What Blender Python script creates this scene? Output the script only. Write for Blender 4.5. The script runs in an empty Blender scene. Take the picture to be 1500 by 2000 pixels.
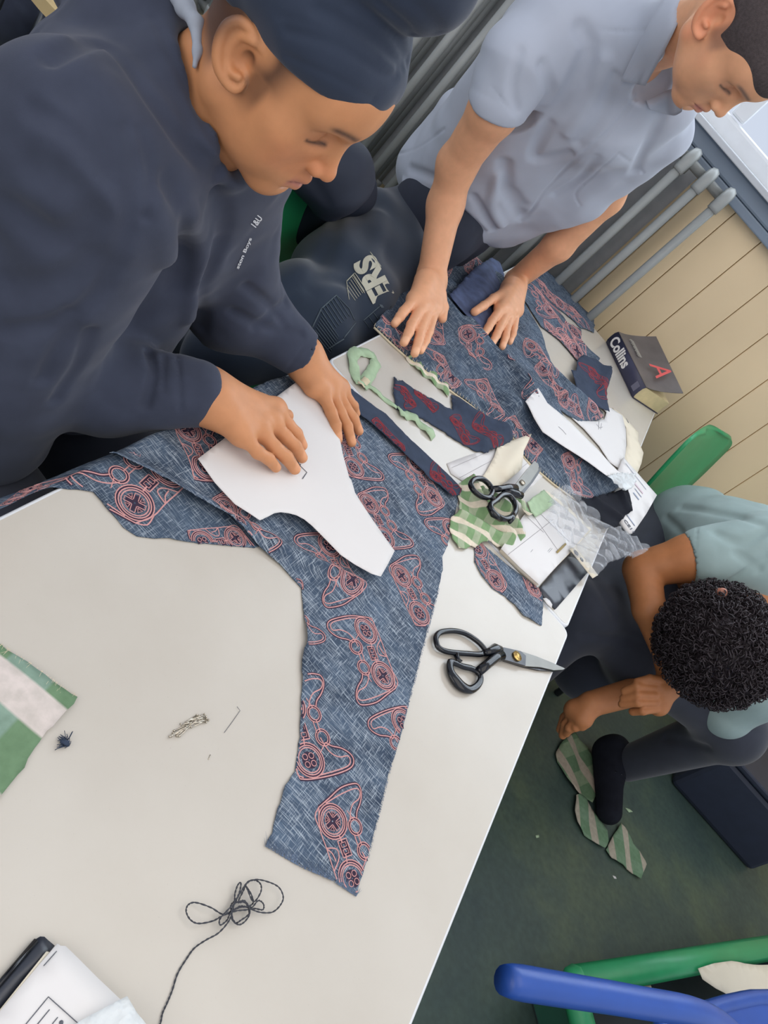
import bpy, bmesh, math, random
import numpy as np
from mathutils import Vector, Matrix
from mathutils.geometry import delaunay_2d_cdt

S = bpy.context.scene
COL = S.collection
# ------------------------------------------------------------------ camera
F = 1597.46                       # focal length in pixels of the 1500x2000 frame
RC = np.array([[0.6661947, 0.3920589, 0.6344088], [0.7452521, -0.3819107, -0.5465743], [0.0279982, 0.8369194, -0.5466096]])
CAM = np.array([0, 0, 1.356])
cd = bpy.data.cameras.new('camera'); cam = bpy.data.objects.new('camera', cd); COL.objects.link(cam)
cd.sensor_fit = 'VERTICAL'; cd.sensor_height = 32.0; cd.lens = F * 32 / 2000; cd.clip_start = .02; cd.clip_end = 60
Rt = RC.T
cam.matrix_world = Matrix([[Rt[i][0], -Rt[i][1], -Rt[i][2], CAM[i]] for i in range(3)] + [[0, 0, 0, 1]])
S.camera = cam
S.view_settings.view_transform = 'Standard'; S.view_settings.look = 'None'
S.view_settings.gamma = 1.0; S.view_settings.use_curve_mapping = False
S.view_settings.exposure = 0.06
# ------------------------------------------------------------------ sky + lights
W = bpy.data.worlds.new('world'); S.world = W; W.use_nodes = True
bg = W.node_tree.nodes['Background']; bg.inputs[0].default_value = (.80, .86, 1, 1); bg.inputs[1].default_value = .8
def area(name, loc, target, sx, sy, power, color):
    l = bpy.data.lights.new(name, 'AREA'); l.shape = 'RECTANGLE'; l.size = sx; l.size_y = sy; l.energy = power; l.color = color
    o = bpy.data.objects.new(name, l); COL.objects.link(o); o.location = loc
    o.rotation_euler = (Vector(target) - Vector(loc)).to_track_quat('-Z', 'Y').to_euler(); return o
area('daylight_through_window', (0.3, 3.1, 2.0), (.3, .5, .3), 3.6, 1.3, 50, (.84, .92, 1))
area('ceiling_lamp_light', (1.0, .4, 2.55), (.7, .6, 0), 1.8, 2.4, 18, (1, .90, .76))
area('side_fill_light', (-1.2, -1.8, 2.1), (.1, 1.4, .8), 2.4, 1.6, 25, (1, .91, .80))  # added warm fill from the room side to brighten the wall; no window there

# ------------------------------------------------------------------ pixel -> world
def ray(x, y): return RC.T @ np.array([(x - 750) / F, (y - 1000) / F, 1.0])
def Z(x, y, z):
    r = ray(x, y); return CAM + r * ((z - CAM[2]) / r[2])
def D(x, y, d): return CAM + ray(x, y) * d
def YY(x, y, Y):
    r = ray(x, y); return CAM + r * (Y / r[1])
def XX(x, y, X):
    r = ray(x, y); return CAM + r * (X / r[0])
def proj(P):
    c = RC @ (np.array(P) - CAM); return np.array([c[0] / c[2] * F + 750, c[1] / c[2] * F + 1000])
TT = .71                           # height of the table tops

# ------------------------------------------------------------------ naming
def tag(o, label=None, cat=None, group=None, kind=None):
    if label: o['label'] = label
    if cat: o['category'] = cat
    if group: o['group'] = group
    if kind: o['kind'] = kind
    return o
def empty(name, loc, label, cat, group=None):
    o = bpy.data.objects.new(name, None); o.empty_display_size = .05; COL.objects.link(o); o.location = Vector(loc)
    return tag(o, label, cat, group)
def link(name, me, mat, parent=None):
    o = bpy.data.objects.new(name, me); COL.objects.link(o)
    for m in (mat if isinstance(mat, (list, tuple)) else [mat]): me.materials.append(m)
    if parent:
        o.parent = parent
        o.matrix_parent_inverse = Matrix.Translation(-Vector(parent.location))
    return o
def copy_tree(o, parent=None, delta=None):
    c = o.copy(); COL.objects.link(c)
    if parent: c.parent = parent
    for ch in list(o.children): copy_tree(ch, c)
    return c

# ------------------------------------------------------------------ materials
def s2l(c):
    return tuple(((v / 255 / 12.92) if v / 255 <= .04045 else ((v / 255 + .055) / 1.055) ** 2.4) for v in c)
def rgb(*c): return (*s2l(c), 1)
class NT:
    def __init__(s, name):
        s.m = bpy.data.materials.new(name); s.m.use_nodes = True; s.t = s.m.node_tree; s.n = s.t.nodes; s.b = s.n['Principled BSDF']; s.k = s.t.links
    def node(s, ty, **kw):
        n = s.n.new(ty)
        for a, v in kw.items():
            if a.startswith('i_'): n.inputs[a[2:].replace('_', ' ')].default_value = v
            else: setattr(n, a, v)
        return n
    def ramp(s, fac, stops):
        r = s.node('ShaderNodeValToRGB'); e = r.color_ramp.elements
        while len(e) < len(stops): e.new(.5)
        for i, (p, c) in enumerate(stops): e[i].position = p; e[i].color = c
        s.k.new(fac, r.inputs[0]); return r.outputs[0]
    def coord(s, scale=(1, 1, 1), rot=(0, 0, 0), kind='Object'):
        c = s.node('ShaderNodeTexCoord'); m = s.node('ShaderNodeMapping'); m.inputs['Scale'].default_value = scale; m.inputs['Rotation'].default_value = rot
        s.k.new(c.outputs[kind], m.inputs[0]); return m.outputs[0]
    def noise(s, v, scale, detail=3, rough=.5):
        n = s.node('ShaderNodeTexNoise'); n.inputs['Scale'].default_value = scale; n.inputs['Detail'].default_value = detail; n.inputs['Roughness'].default_value = rough
        s.k.new(v, n.inputs['Vector']); return n.outputs[0]
    def mix(s, f, a, b, mode='MIX'):
        m = s.node('ShaderNodeMix', data_type='RGBA', blend_type=mode)
        for k, v in ((0, f), (6, a), (7, b)):
            if hasattr(v, 'links') or hasattr(v, 'is_linked'): s.k.new(v, m.inputs[k])
            else: m.inputs[k].default_value = v
        return m.outputs[2]
    def bump(s, h, strength=.3, dist=.001):
        b = s.node('ShaderNodeBump'); b.inputs['Strength'].default_value = strength; b.inputs['Distance'].default_value = dist
        s.k.new(h, b.inputs['Height']); s.k.new(b.outputs[0], s.b.inputs['Normal'])
def mat(name, c, rough=.5, metal=0, var=.08, vs=30, bump=0, bs=200, bd=.0005, spec=.5, sheen=0, alpha=None, trans=0, coat=0, sss=0):
    t = NT(name); v = t.coord()
    n = t.noise(v, vs, 3)
    lo = tuple(x * (1 - var) for x in s2l(c)) + (1,); hi = tuple(min(1, x * (1 + var)) for x in s2l(c)) + (1,)
    t.k.new(t.ramp(n, [(.3, lo), (.7, hi)]), t.b.inputs['Base Color'])
    t.b.inputs['Roughness'].default_value = rough; t.b.inputs['Metallic'].default_value = metal
    t.b.inputs['Specular IOR Level'].default_value = spec
    if sheen: t.b.inputs['Sheen Weight'].default_value = sheen; t.b.inputs['Sheen Roughness'].default_value = .5
    if alpha is not None: t.b.inputs['Alpha'].default_value = alpha
    if trans: t.b.inputs['Transmission Weight'].default_value = trans
    if coat: t.b.inputs['Coat Weight'].default_value = coat
    if sss: t.b.inputs['Subsurface Weight'].default_value = sss; t.b.inputs['Subsurface Scale'].default_value = .008
    if bump: t.bump(t.noise(v, bs, 3), bump, bd)
    return t.m
def attr_mat(name, rough=.5, sss=.0, bump=.15, bs=500, bd=.0004, sheen=0):
    t = NT(name); a = t.node('ShaderNodeVertexColor'); a.layer_name = 'Col'; v = t.coord()
    n = t.noise(v, 60, 4)
    k = t.ramp(n, [(.25, (.93, .93, .93, 1)), (.75, (1.05, 1.05, 1.05, 1))])
    t.k.new(t.mix(1.0, a.outputs[0], k, 'MULTIPLY'), t.b.inputs['Base Color'])
    t.b.inputs['Roughness'].default_value = rough; t.b.inputs['Specular IOR Level'].default_value = .35
    if sheen: t.b.inputs['Sheen Weight'].default_value = sheen
    if sss:
        t.b.inputs['Subsurface Weight'].default_value = sss; t.b.inputs['Subsurface Radius'].default_value = (1, .35, .2); t.b.inputs['Subsurface Scale'].default_value = .006
    t.bump(t.noise(v, bs, 2), bump, bd); return t.m
def denim(name, base, dark, light, rz=.0, str_=1.0):
    t = NT(name)
    v1 = t.coord((48, 900, 48), (0, 0, rz)); v2 = t.coord((800, 70, 60), (0, 0, rz)); v3 = t.coord((1, 1, 1))
    n1 = t.noise(v1, 1, 2); n2 = t.noise(v2, 1, 2); n3 = t.noise(v3, 22, 4)
    c = t.ramp(n3, [(.3, rgb(*dark)), (.7, rgb(*base))])
    f1 = t.ramp(n1, [(.52, (0, 0, 0, 1)), (.72, (str_, str_, str_, 1))]); f2 = t.ramp(n2, [(.54, (0, 0, 0, 1)), (.74, (str_ * .8,) * 3 + (1,))])
    c = t.mix(f1, c, rgb(*light)); c = t.mix(f2, c, rgb(*light))
    d1 = t.ramp(t.noise(t.coord((90, 1300, 90), (0, 0, rz)), 1, 2), [(.5, (1, 1, 1, 1)), (.7, (.62, .64, .68, 1))])
    c = t.mix(1.0, c, d1, 'MULTIPLY')
    t.k.new(c, t.b.inputs['Base Color']); t.b.inputs['Roughness'].default_value = .85; t.b.inputs['Specular IOR Level'].default_value = .2
    t.bump(n1, .5, .0006); return t.m
def check(name, a, b, c_, s, rz, off=(0, 0)):
    """woven check: bands in two directions"""
    t = NT(name); m = t.coord((1, 1, 1), (0, 0, rz)); sp = t.node('ShaderNodeSeparateXYZ'); t.k.new(m, sp.inputs[0])
    outs = []
    for i in range(2):
        q = t.node('ShaderNodeMath', operation='MULTIPLY_ADD'); q.inputs[1].default_value = 1 / s; q.inputs[2].default_value = off[i] + 100
        t.k.new(sp.outputs[i], q.inputs[0]); fr = t.node('ShaderNodeMath', operation='FRACT'); t.k.new(q.outputs[0], fr.inputs[0]); outs.append(fr.outputs[0])
    f1 = t.ramp(outs[0], [(0, (0, 0, 0, 1)), (.5, (0, 0, 0, 1)), (.53, (1, 1, 1, 1)), (.97, (1, 1, 1, 1)), (1, (0, 0, 0, 1))])
    f2 = t.ramp(outs[1], [(0, (0, 0, 0, 1)), (.6, (0, 0, 0, 1)), (.63, (1, 1, 1, 1)), (.97, (1, 1, 1, 1)), (1, (0, 0, 0, 1))])
    col = t.mix(f1, rgb(*a), rgb(*b)); col = t.mix(f2, col, rgb(*c_))
    n = t.noise(t.coord(), 90, 4); col = t.mix(1.0, col, t.ramp(n, [(.3, (.86, .88, .86, 1)), (.7, (1.08, 1.08, 1.08, 1))]), 'MULTIPLY')
    t.k.new(col, t.b.inputs['Base Color']); t.b.inputs['Roughness'].default_value = .85; t.b.inputs['Specular IOR Level'].default_value = .2
    t.bump(t.noise(t.coord(), 900, 2), .3, .0005); return t.m

# ------------------------------------------------------------------ mesh helpers
def mesh_from(name, verts, faces, smooth=False, mi=None):
    me = bpy.data.meshes.new(name); me.from_pydata([tuple(map(float, v)) for v in verts], [], faces); me.update()
    if smooth: me.polygons.foreach_set('use_smooth', [True] * len(me.polygons))
    if mi is not None: me.polygons.foreach_set('material_index', mi)
    return me
class MB:
    """collects shapes of ONE part"""
    def __init__(s): s.v = []; s.f = []; s.sm = []; s.mi = []
    def add(s, v, f, smooth=False, mi=0):
        n = len(s.v); s.v += [tuple(map(float, p)) for p in v]; s.f += [tuple(i + n for i in q) for q in f]; s.sm += [smooth] * len(f); s.mi += [mi] * len(f)
    def box(s, c, size, M=None, bev=.15, mi=0):
        bm = bmesh.new(); bmesh.ops.create_cube(bm, size=1)
        bmesh.ops.scale(bm, vec=size, verts=bm.verts)
        b = min(size) * bev
        if b > 0: bmesh.ops.bevel(bm, geom=list(bm.edges), offset=b, segments=2, affect='EDGES', profile=.5)
        M = M or Matrix.Identity(3); bm.verts.ensure_lookup_table()
        s.add([Vector(c) + M @ v.co for v in bm.verts], [[v.index for v in f.verts] for f in bm.faces], False, mi); bm.free()
    def tube(s, pts, r, n=10, mi=0, cap=True, flat=None, closed=False):
        P = [Vector(p) for p in pts]; m = len(P); R_ = r if isinstance(r, (list, tuple)) else [r] * m
        V = []; up = None
        for i in range(m):
            a = P[i - 1] if (i > 0 or closed) else P[i]; b = P[(i + 1) % m] if (i < m - 1 or closed) else P[i]
            t = (b - a).normalized()
            if up is None:
                up = Vector((0, 0, 1)) if abs(t.z) < .9 else Vector((1, 0, 0))
            u = (up - t * up.dot(t)).normalized(); w = t.cross(u); up = u
            for k in range(n):
                an = 2 * math.pi * k / n
                V.append(P[i] + (u * math.cos(an) * (flat or 1) + w * math.sin(an)) * R_[i])
        Fc = []
        for i in range(m if closed else m - 1):
            for k in range(n):
                Fc.append((i * n + k, i * n + (k + 1) % n, ((i + 1) % m) * n + (k + 1) % n, ((i + 1) % m) * n + k))
        if cap and not closed: Fc += [tuple(range(n))[::-1], tuple(range((m - 1) * n, m * n))]
        s.add(V, Fc, True, mi)
    def prism(s, poly, z0, z1, mi=0):
        n = len(poly); V = [(p[0], p[1], z0) for p in poly] + [(p[0], p[1], z1) for p in poly]
        F_ = [tuple(range(n, 2 * n)), tuple(range(n))[::-1]] + [(i, (i + 1) % n, n + (i + 1) % n, n + i) for i in range(n)]
        s.add(V, F_, False, mi)
    def build(s, name, mat_, parent=None):
        me = bpy.data.meshes.new(name); me.from_pydata(s.v, [], s.f); me.update()
        me.polygons.foreach_set('use_smooth', s.sm); me.polygons.foreach_set('material_index', s.mi)
        return link(name, me, mat_, parent)
def cr(pts, n=8, closed=False):
    """Catmull-Rom through points"""
    P = [np.array(p, float) for p in pts]; m = len(P); out = []
    rng = range(m) if closed else range(m - 1)
    for i in rng:
        p0 = P[i - 1] if (i > 0 or closed) else P[0]; p1 = P[i]; p2 = P[(i + 1) % m]; p3 = P[(i + 2) % m] if (i + 2 < m or closed) else P[-1]
        for k in range(n):
            t = k / n
            out.append(.5 * ((2 * p1) + (-p0 + p2) * t + (2 * p0 - 5 * p1 + 4 * p2 - p3) * t * t + (-p0 + 3 * p1 - 3 * p2 + p3) * t ** 3))
    if not closed: out.append(P[-1])
    return out
def inside(poly, x, y):
    """vectorised point in polygon"""
    poly = np.asarray(poly); x = np.asarray(x, float); y = np.asarray(y, float); r = np.zeros(x.shape, bool)
    x1, y1 = poly[-1]
    for x2, y2 in poly:
        with np.errstate(divide='ignore', invalid='ignore'):
            c = ((y1 > y) != (y2 > y)) & (x < (x2 - x1) * (y - y1) / (y2 - y1 + 1e-30) + x1)
        r ^= c; x1, y1 = x2, y2
    return r
def resample(poly, step, closed=True, jit=0, seed=1):
    rnd = random.Random(seed); P = [np.array(p[:2], float) for p in poly]; out = []
    m = len(P)
    for i in range(m if closed else m - 1):
        a, b = P[i], P[(i + 1) % m]; L = np.linalg.norm(b - a); k = max(1, int(L / step))
        for j in range(k):
            q = a + (b - a) * j / k
            if jit: q = q + np.array([rnd.gauss(0, jit), rnd.gauss(0, jit)])
            out.append(q)
    return out
def sheet(name, outline, hf, mats, parent=None, thick=.0008, step=.006, jit=.0004, z0=TT, ribbons=(), fray=None, wrap=None):
    """cloth or paper lying on something: outline in world XY; hf(x,y)->height above z0; ribbons=[(pts,width,mi,lift)]"""
    B = resample(outline, step, True, jit, seed=hash(name) % 97 if False else len(name))
    B = np.array(B); mn = B.min(0); mx = B.max(0)
    gx, gy = np.meshgrid(np.arange(mn[0], mx[0], step), np.arange(mn[1], mx[1], step * .9)); gx = gx + (np.arange(gx.shape[0])[:, None] % 2) * step * .5
    gx = gx.ravel(); gy = gy.ravel(); ok = inside(B, gx, gy)
    d2 = np.full(gx.shape, 1e9)
    for q in B: d2 = np.minimum(d2, (gx - q[0]) ** 2 + (gy - q[1]) ** 2)
    ok &= d2 > (step * .5) ** 2
    pts = [tuple(q) for q in B] + list(zip(gx[ok], gy[ok])); n = len(B)
    vs, es, fs, *_ = delaunay_2d_cdt([Vector(p) for p in pts], [(i, (i + 1) % n) for i in range(n)], [], 0, 1e-7)
    vx = np.array([v.x for v in vs]); vy = np.array([v.y for v in vs])
    cx = np.array([(vx[list(f)].mean(), vy[list(f)].mean()) for f in fs]); keep = inside(B, cx[:, 0], cx[:, 1])
    h = hf(vx, vy) + z0
    N = len(vx); V = [(vx[i], vy[i], h[i] + thick) for i in range(N)] + [(vx[i], vy[i], h[i]) for i in range(N)]
    Fc = []; cnt = {}
    for f, k in zip(fs, keep):
        if not k: continue
        f = list(f); a = sum(vx[f[i]] * vy[f[(i + 1) % len(f)]] - vx[f[(i + 1) % len(f)]] * vy[f[i]] for i in range(len(f)))
        if a < 0: f = f[::-1]
        Fc.append(tuple(f)); Fc.append(tuple(i + N for i in f[::-1]))
        for i in range(len(f)):
            e = (f[i], f[(i + 1) % len(f)]); cnt[e] = 1
    for (a, b) in list(cnt):
        if (b, a) not in cnt: Fc.append((a, a + N, b + N, b))
    mb = MB(); mb.add(V, Fc, True, 0)
    BP = B
    for pts_, w, mi, lift in ribbons:
        P = np.array(pts_); q = [P[0]]
        for i in range(1, len(P)):
            L = np.linalg.norm(P[i] - P[i - 1]); k = max(1, int(L / .004))
            for j in range(1, k + 1): q.append(P[i - 1] + (P[i] - P[i - 1]) * j / k)
        P = np.array(q); 
        if len(P) < 2: continue
        t = np.gradient(P, axis=0); t /= np.linalg.norm(t, axis=1)[:, None] + 1e-12; nn = np.stack([-t[:, 1], t[:, 0]], 1) * w / 2
        io = inside(BP, P[:, 0], P[:, 1])
        A = P + nn; C_ = P - nn; ha = hf(A[:, 0], A[:, 1]) + z0 + thick + lift; hc = hf(C_[:, 0], C_[:, 1]) + z0 + thick + lift
        cw = (.00045 if mi != 2 else .00012); lift = lift + (.0004 if mi != 2 else .00015); hm = hf(P[:, 0], P[:, 1]) + z0 + thick + lift + cw; ha = ha + (lift - .0001 if mi != 2 else 0) * .8; hc = hc + (lift - .0001 if mi != 2 else 0) * .8
        V = []
        for i in range(len(P)): V += [(A[i, 0], A[i, 1], ha[i]), (P[i, 0], P[i, 1], hm[i]), (C_[i, 0], C_[i, 1], hc[i])]
        F_ = []
        for i in range(len(P) - 1):
            if io[i] and io[i + 1]: F_ += [(i * 3 + 1, i * 3, i * 3 + 3, i * 3 + 4), (i * 3 + 2, i * 3 + 1, i * 3 + 4, i * 3 + 5)]
        if F_: mb.add(V, F_, True, mi)
    if fray:
        rnd = random.Random(5)
        for (i0, pts_, dens, ln, mi) in fray:
            P = np.array(pts_)
            for i in range(len(P) - 1):
                a, b = P[i], P[i + 1]; L = np.linalg.norm(b - a); t = (b - a) / (L + 1e-9); nn = np.array([t[1], -t[0]])
                for _ in range(int(L * dens)):
                    p = a + (b - a) * rnd.random() - nn * .002; l = ln * rnd.uniform(.3, 1.2); q = p + nn * (l + .002) + t * rnd.gauss(0, l * .5)
                    w = t * .0002; z = float(hf(np.array([p[0]]), np.array([p[1]]))[0]) + z0
                    zz = [z + .0006, z + .0009 + rnd.random() * .001]
                    mb.add([(*(p - w), zz[0]), (*(p + w), zz[0]), (*(q + w * .4), zz[1]), (*(q - w * .4), zz[1]), (*(p - w), zz[0] - .0003), (*(p + w), zz[0] - .0003)], [(0, 1, 2, 3), (5, 4, 3, 2)], False, mi)
    if wrap: mb.v = [wrap(*p) for p in mb.v]
    return mb.build(name, mats, parent)
def flat0(x, y): return np.zeros_like(x) + .0003
def px2(pts, z=TT): return [Z(x, y, z)[:2] for x, y in pts]
def paper(name, pts, z, m, parent=None, th=.0004, step=.02, curl=None, ribbons=()):
    return sheet(name, px2(pts, TT + z), curl or flat0, m, parent, th, step, 0, TT + z, ribbons)
def fontmesh(txt, size, ext=.0002, bold=False, name='lettering'):
    c = bpy.data.curves.new(name, 'FONT'); c.body = txt; c.size = size; c.extrude = ext; c.offset = size * (.02 if bold is True else bold)
    o = bpy.data.objects.new(name, c); COL.objects.link(o); dg = bpy.context.evaluated_depsgraph_get()
    me = bpy.data.meshes.new_from_object(o.evaluated_get(dg)); bpy.data.objects.remove(o); me.name = name; return me
def put_text(txt, origin, xdir, ydir, size, m, parent, name='lettering', bold=False, sx=1.0, ext=.0002):
    """origin = lower left of the text, xdir reading direction, ydir letter-up (world vectors)"""
    me = fontmesh(txt, size, ext, bold, name); x = Vector(xdir).normalized() * sx; y = Vector(ydir).normalized(); z = x.cross(y).normalized()
    M = Matrix(((x.x, y.x, z.x, origin[0]), (x.y, y.y, z.y, origin[1]), (x.z, y.z, z.z, origin[2]), (0, 0, 0, 1)))
    me.transform(M); return link(name, me, m, parent)

# ------------------------------------------------------------------ implicit surfaces for bodies and soft things
def cone(a, b, r1, r2, k=.01, op='u'):
    a = np.array(a, float); b = np.array(b, float); mn = np.minimum(a - r1, b - r2); mx = np.maximum(a + r1, b + r2)
    ba = b - a; L = max(ba @ ba, 1e-12)
    def f(P):
        t = np.clip(((P - a) @ ba) / L, 0, 1); q = P - a - t[:, None] * ba
        return np.sqrt((q * q).sum(1)) - (r1 + (r2 - r1) * t)
    return (op, k, f, mn, mx)
def ell(c, r, k=.01, op='u', M=None):
    c = np.array(c, float); r = np.array(r, float); M = np.eye(3) if M is None else np.array(M); e = np.abs(M) @ r
    def f(P):
        q = (P - c) @ M; k0 = np.sqrt(((q / r) ** 2).sum(1)); k1 = np.sqrt(((q / (r * r)) ** 2).sum(1)) + 1e-9
        return k0 * (k0 - 1) / k1
    return (op, k, f, c - e, c + e)
def crease(pts, w, d):
    """pressed-in (d>0) or raised (d<0) fold along a polyline"""
    P_ = [np.array(p, float) for p in pts]; A = np.array(P_)
    def f(P):
        m = np.full(len(P), 1e9)
        for i in range(len(P_) - 1):
            a = P_[i]; ba = P_[i + 1] - a; t = np.clip(((P - a) @ ba) / (ba @ ba), 0, 1); q = P - a - t[:, None] * ba; m = np.minimum(m, (q * q).sum(1))
        return d * np.exp(-m / (w * w))
    return ('c', 0, f, A.min(0) - 2.6 * w, A.max(0) + 2.6 * w)
def wav(fn, mn, mx): return ('c', 0, fn, np.array(mn, float), np.array(mx, float))
def sdf_eval(ops, P):
    d = np.full(len(P), 1.0)
    for op, k, f, mn, mx in ops:
        if op == 'c': d = d + f(P); continue
        e = f(P)
        if op == 'u':
            if k > 0:
                h = np.maximum(k - np.abs(d - e), 0) / k; d = np.minimum(d, e) - h * h * k * .25
            else: d = np.minimum(d, e)
        else:
            e = -e; h = np.maximum(k - np.abs(d - e), 0) / k if k > 0 else 0; d = np.maximum(d, e) + h * h * k * .25
    return d
def sdf_mesh(name, ops, vox, col=None):
    us = [o for o in ops if o[0] == 'u']; mk = max(o[1] for o in us)
    mn = np.min([o[3] for o in us], 0) - mk - 3 * vox; mx = np.max([o[4] for o in us], 0) + mk + 3 * vox
    B = 20; nb = np.ceil((mx - mn) / (B * vox)).astype(int); dims = nb * B + 4
    VK = []; VP = []; Q = []
    half = B * vox * .5; diag = half * 1.75
    ar = np.arange(-1, B + 1); gi, gj, gk = np.meshgrid(ar, ar, ar, indexing='ij'); G = np.stack([gi.ravel(), gj.ravel(), gk.ravel()], 1); n = B + 2
    def key(I): return ((I[..., 0] + 1) * dims[1] + (I[..., 1] + 1)) * dims[2] + I[..., 2] + 1
    for bx in range(nb[0]):
        for by in range(nb[1]):
            for bz in range(nb[2]):
                o = np.array([bx, by, bz]) * B; lo = mn + (o - 1) * vox; hi = mn + (o + B + 1) * vox
                act = [q for q in ops if np.all(q[3] - q[1] - 2 * vox <= hi) and np.all(q[4] + q[1] + 2 * vox >= lo)]
                if not any(q[0] == 'u' for q in act): continue
                c = (lo + hi) / 2
                if abs(sdf_eval(act, c[None])[0]) > diag * 1.8 + mk: continue
                P = mn + (G + o) * vox; d = sdf_eval(act, P).reshape(n, n, n); s = d < 0
                if s.all() or not s.any(): continue
                m = n - 1; cs = np.zeros((m, m, m), int)
                for a in (0, 1):
                    for b in (0, 1):
                        for e in (0, 1): cs += s[a:a + m, b:b + m, e:e + m]
                ca = (cs > 0) & (cs < 8); I = np.argwhere(ca)
                if len(I) == 0: continue
                acc = np.zeros((len(I), 3)); cn = np.zeros(len(I))
                for ax in range(3):
                    o1, o2 = [q for q in range(3) if q != ax]
                    for a in (0, 1):
                        for b in (0, 1):
                            J = I.copy(); J[:, o1] += a; J[:, o2] += b; K = J.copy(); K[:, ax] += 1
                            d0 = d[J[:, 0], J[:, 1], J[:, 2]]; d1 = d[K[:, 0], K[:, 1], K[:, 2]]; cr_ = (d0 < 0) != (d1 < 0)
                            t = np.where(cr_, d0 / (d0 - d1 + 1e-30), 0); p = J.astype(float); p[:, ax] += t
                            acc[cr_] += p[cr_]; cn += cr_
                X = mn + (acc / cn[:, None] + o - 1) * vox
                f0 = sdf_eval(act, X); e = vox * .4; g = np.stack([(sdf_eval(act, X + np.eye(3)[i] * e) - sdf_eval(act, X - np.eye(3)[i] * e)) / (2 * e) for i in range(3)], 1)
                gl = (g * g).sum(1) + 1e-6; st = np.clip(f0 / gl, -vox * .7, vox * .7)
                X = X - g * st[:, None]
                VK.append(key(I - 1 + o)); VP.append(X)
                for ax in range(3):
                    o1, o2 = (ax + 1) % 3, (ax + 2) % 3
                    E = [slice(1, B + 1)] * 3; E2 = list(E); E2[ax] = slice(2, B + 2)
                    a_ = s[tuple(E)]; b_ = s[tuple(E2)]; ed = np.argwhere(a_ != b_)
                    if len(ed) == 0: continue
                    fl = a_[ed[:, 0], ed[:, 1], ed[:, 2]]
                    base = ed + o; q = []
                    for (u, v) in ((-1, -1), (0, -1), (0, 0), (-1, 0)):
                        J = base.copy(); J[:, o1] += u; J[:, o2] += v; q.append(key(J))
                    q = np.stack(q, 1); q[~fl] = q[~fl][:, ::-1]; Q.append(q)
    VK = np.concatenate(VK); VP = np.concatenate(VP); Q = np.concatenate(Q)
    uk, idx = np.unique(VK, return_index=True); V = VP[idx]; qi = np.searchsorted(uk, Q)
    qi = np.clip(qi, 0, len(uk) - 1); good = (uk[qi] == Q).all(1); qi = qi[good]
    me = bpy.data.meshes.new(name); me.vertices.add(len(V)); me.vertices.foreach_set('co', V.astype(np.float32).ravel())
    me.loops.add(len(qi) * 4); me.loops.foreach_set('vertex_index', qi.astype(np.int32).ravel())
    me.polygons.add(len(qi)); me.polygons.foreach_set('loop_start', np.arange(0, len(qi) * 4, 4, dtype=np.int32))
    me.update(calc_edges=True); me.validate()
    me.polygons.foreach_set('use_smooth', np.ones(len(me.polygons), bool))
    if col is not None:
        c = col(V); at = me.color_attributes.new('Col', 'FLOAT_COLOR', 'POINT'); c4 = np.ones((len(V), 4), np.float32); c4[:, :3] = c
        at.data.foreach_set('color', c4.ravel())
    return me
def blob(name, ops, vox, m, parent=None, col=None): return link(name, sdf_mesh(name, ops, vox, col), m, parent)
def noisef(a, L, seed=0, mn=(-9, -9, -9), mx=(9, 9, 9)):
    """soft lumpy relief of amplitude a and wavelength L"""
    r = np.random.RandomState(seed); Kd = r.randn(7, 3); Kd /= np.linalg.norm(Kd, axis=1)[:, None]; Kd = Kd * (2 * math.pi / L) * r.uniform(.6, 1.7, (7, 1)); ph = r.uniform(0, 6.3, 7)
    def f(P):
        q = P + .25 * L * np.sin(P[:, [1, 2, 0]] * (4.1 / L) + seed); s = np.sin(q @ Kd.T + ph); return a * (s.sum(1) / 3.0)
    return ('c', 0, f, np.array(mn, float), np.array(mx, float))
def chain(pts, rs, k=.01): return [cone(pts[i], pts[i + 1], rs[i], rs[i + 1], k) for i in range(len(pts) - 1)]
# ================================================================== THE ROOM
M_floor = NT('dark green vinyl floor')
_v = M_floor.coord(); _n = M_floor.noise(_v, 3.0, 6, .65); _n2 = M_floor.noise(_v, 60, 4)
_c = M_floor.ramp(_n, [(.3, rgb(52, 68, 66)), (.5, rgb(64, 80, 72)), (.72, rgb(84, 98, 76))])
_c = M_floor.mix(1.0, _c, M_floor.ramp(_n2, [(.3, (.85, .85, .85, 1)), (.7, (1.12, 1.12, 1.12, 1))]), 'MULTIPLY')
M_floor.k.new(_c, M_floor.b.inputs['Base Color']); M_floor.b.inputs['Roughness'].default_value = .5; M_floor.b.inputs['Specular IOR Level'].default_value = .35; M_floor = M_floor.m
mb = MB(); mb.box((0, 0, -.03), (8, 5.5, .06), bev=0); o = mb.build('floor', M_floor); o.location = (0, .06, 0); tag(o, kind='structure')

M_wall = mat('cream painted boarding', (240, 216, 176), .55, var=.04, vs=4, bump=.05, bs=60)
mb = MB(); WY = 2.75
gx = -3.35
while gx < 3.6:
    mb.box((gx + .0575, WY + .02, .63), (.1132, .03, 1.26), bev=.10)      # a board
    gx += .115
mb.box((0, WY + .05, .63), (8, .04, 1.26), bev=0)
mb.box((-2.6, WY + .04, 1.9), (2.6, .06, 1.4), bev=0); mb.box((3.2, WY + .04, 1.9), (1.6, .06, 1.4), bev=0)
mb.box((0, WY + .04, 2.65), (8, .06, .3), bev=0)
o = mb.build('wall_back', M_wall); tag(o, kind='structure')

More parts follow.
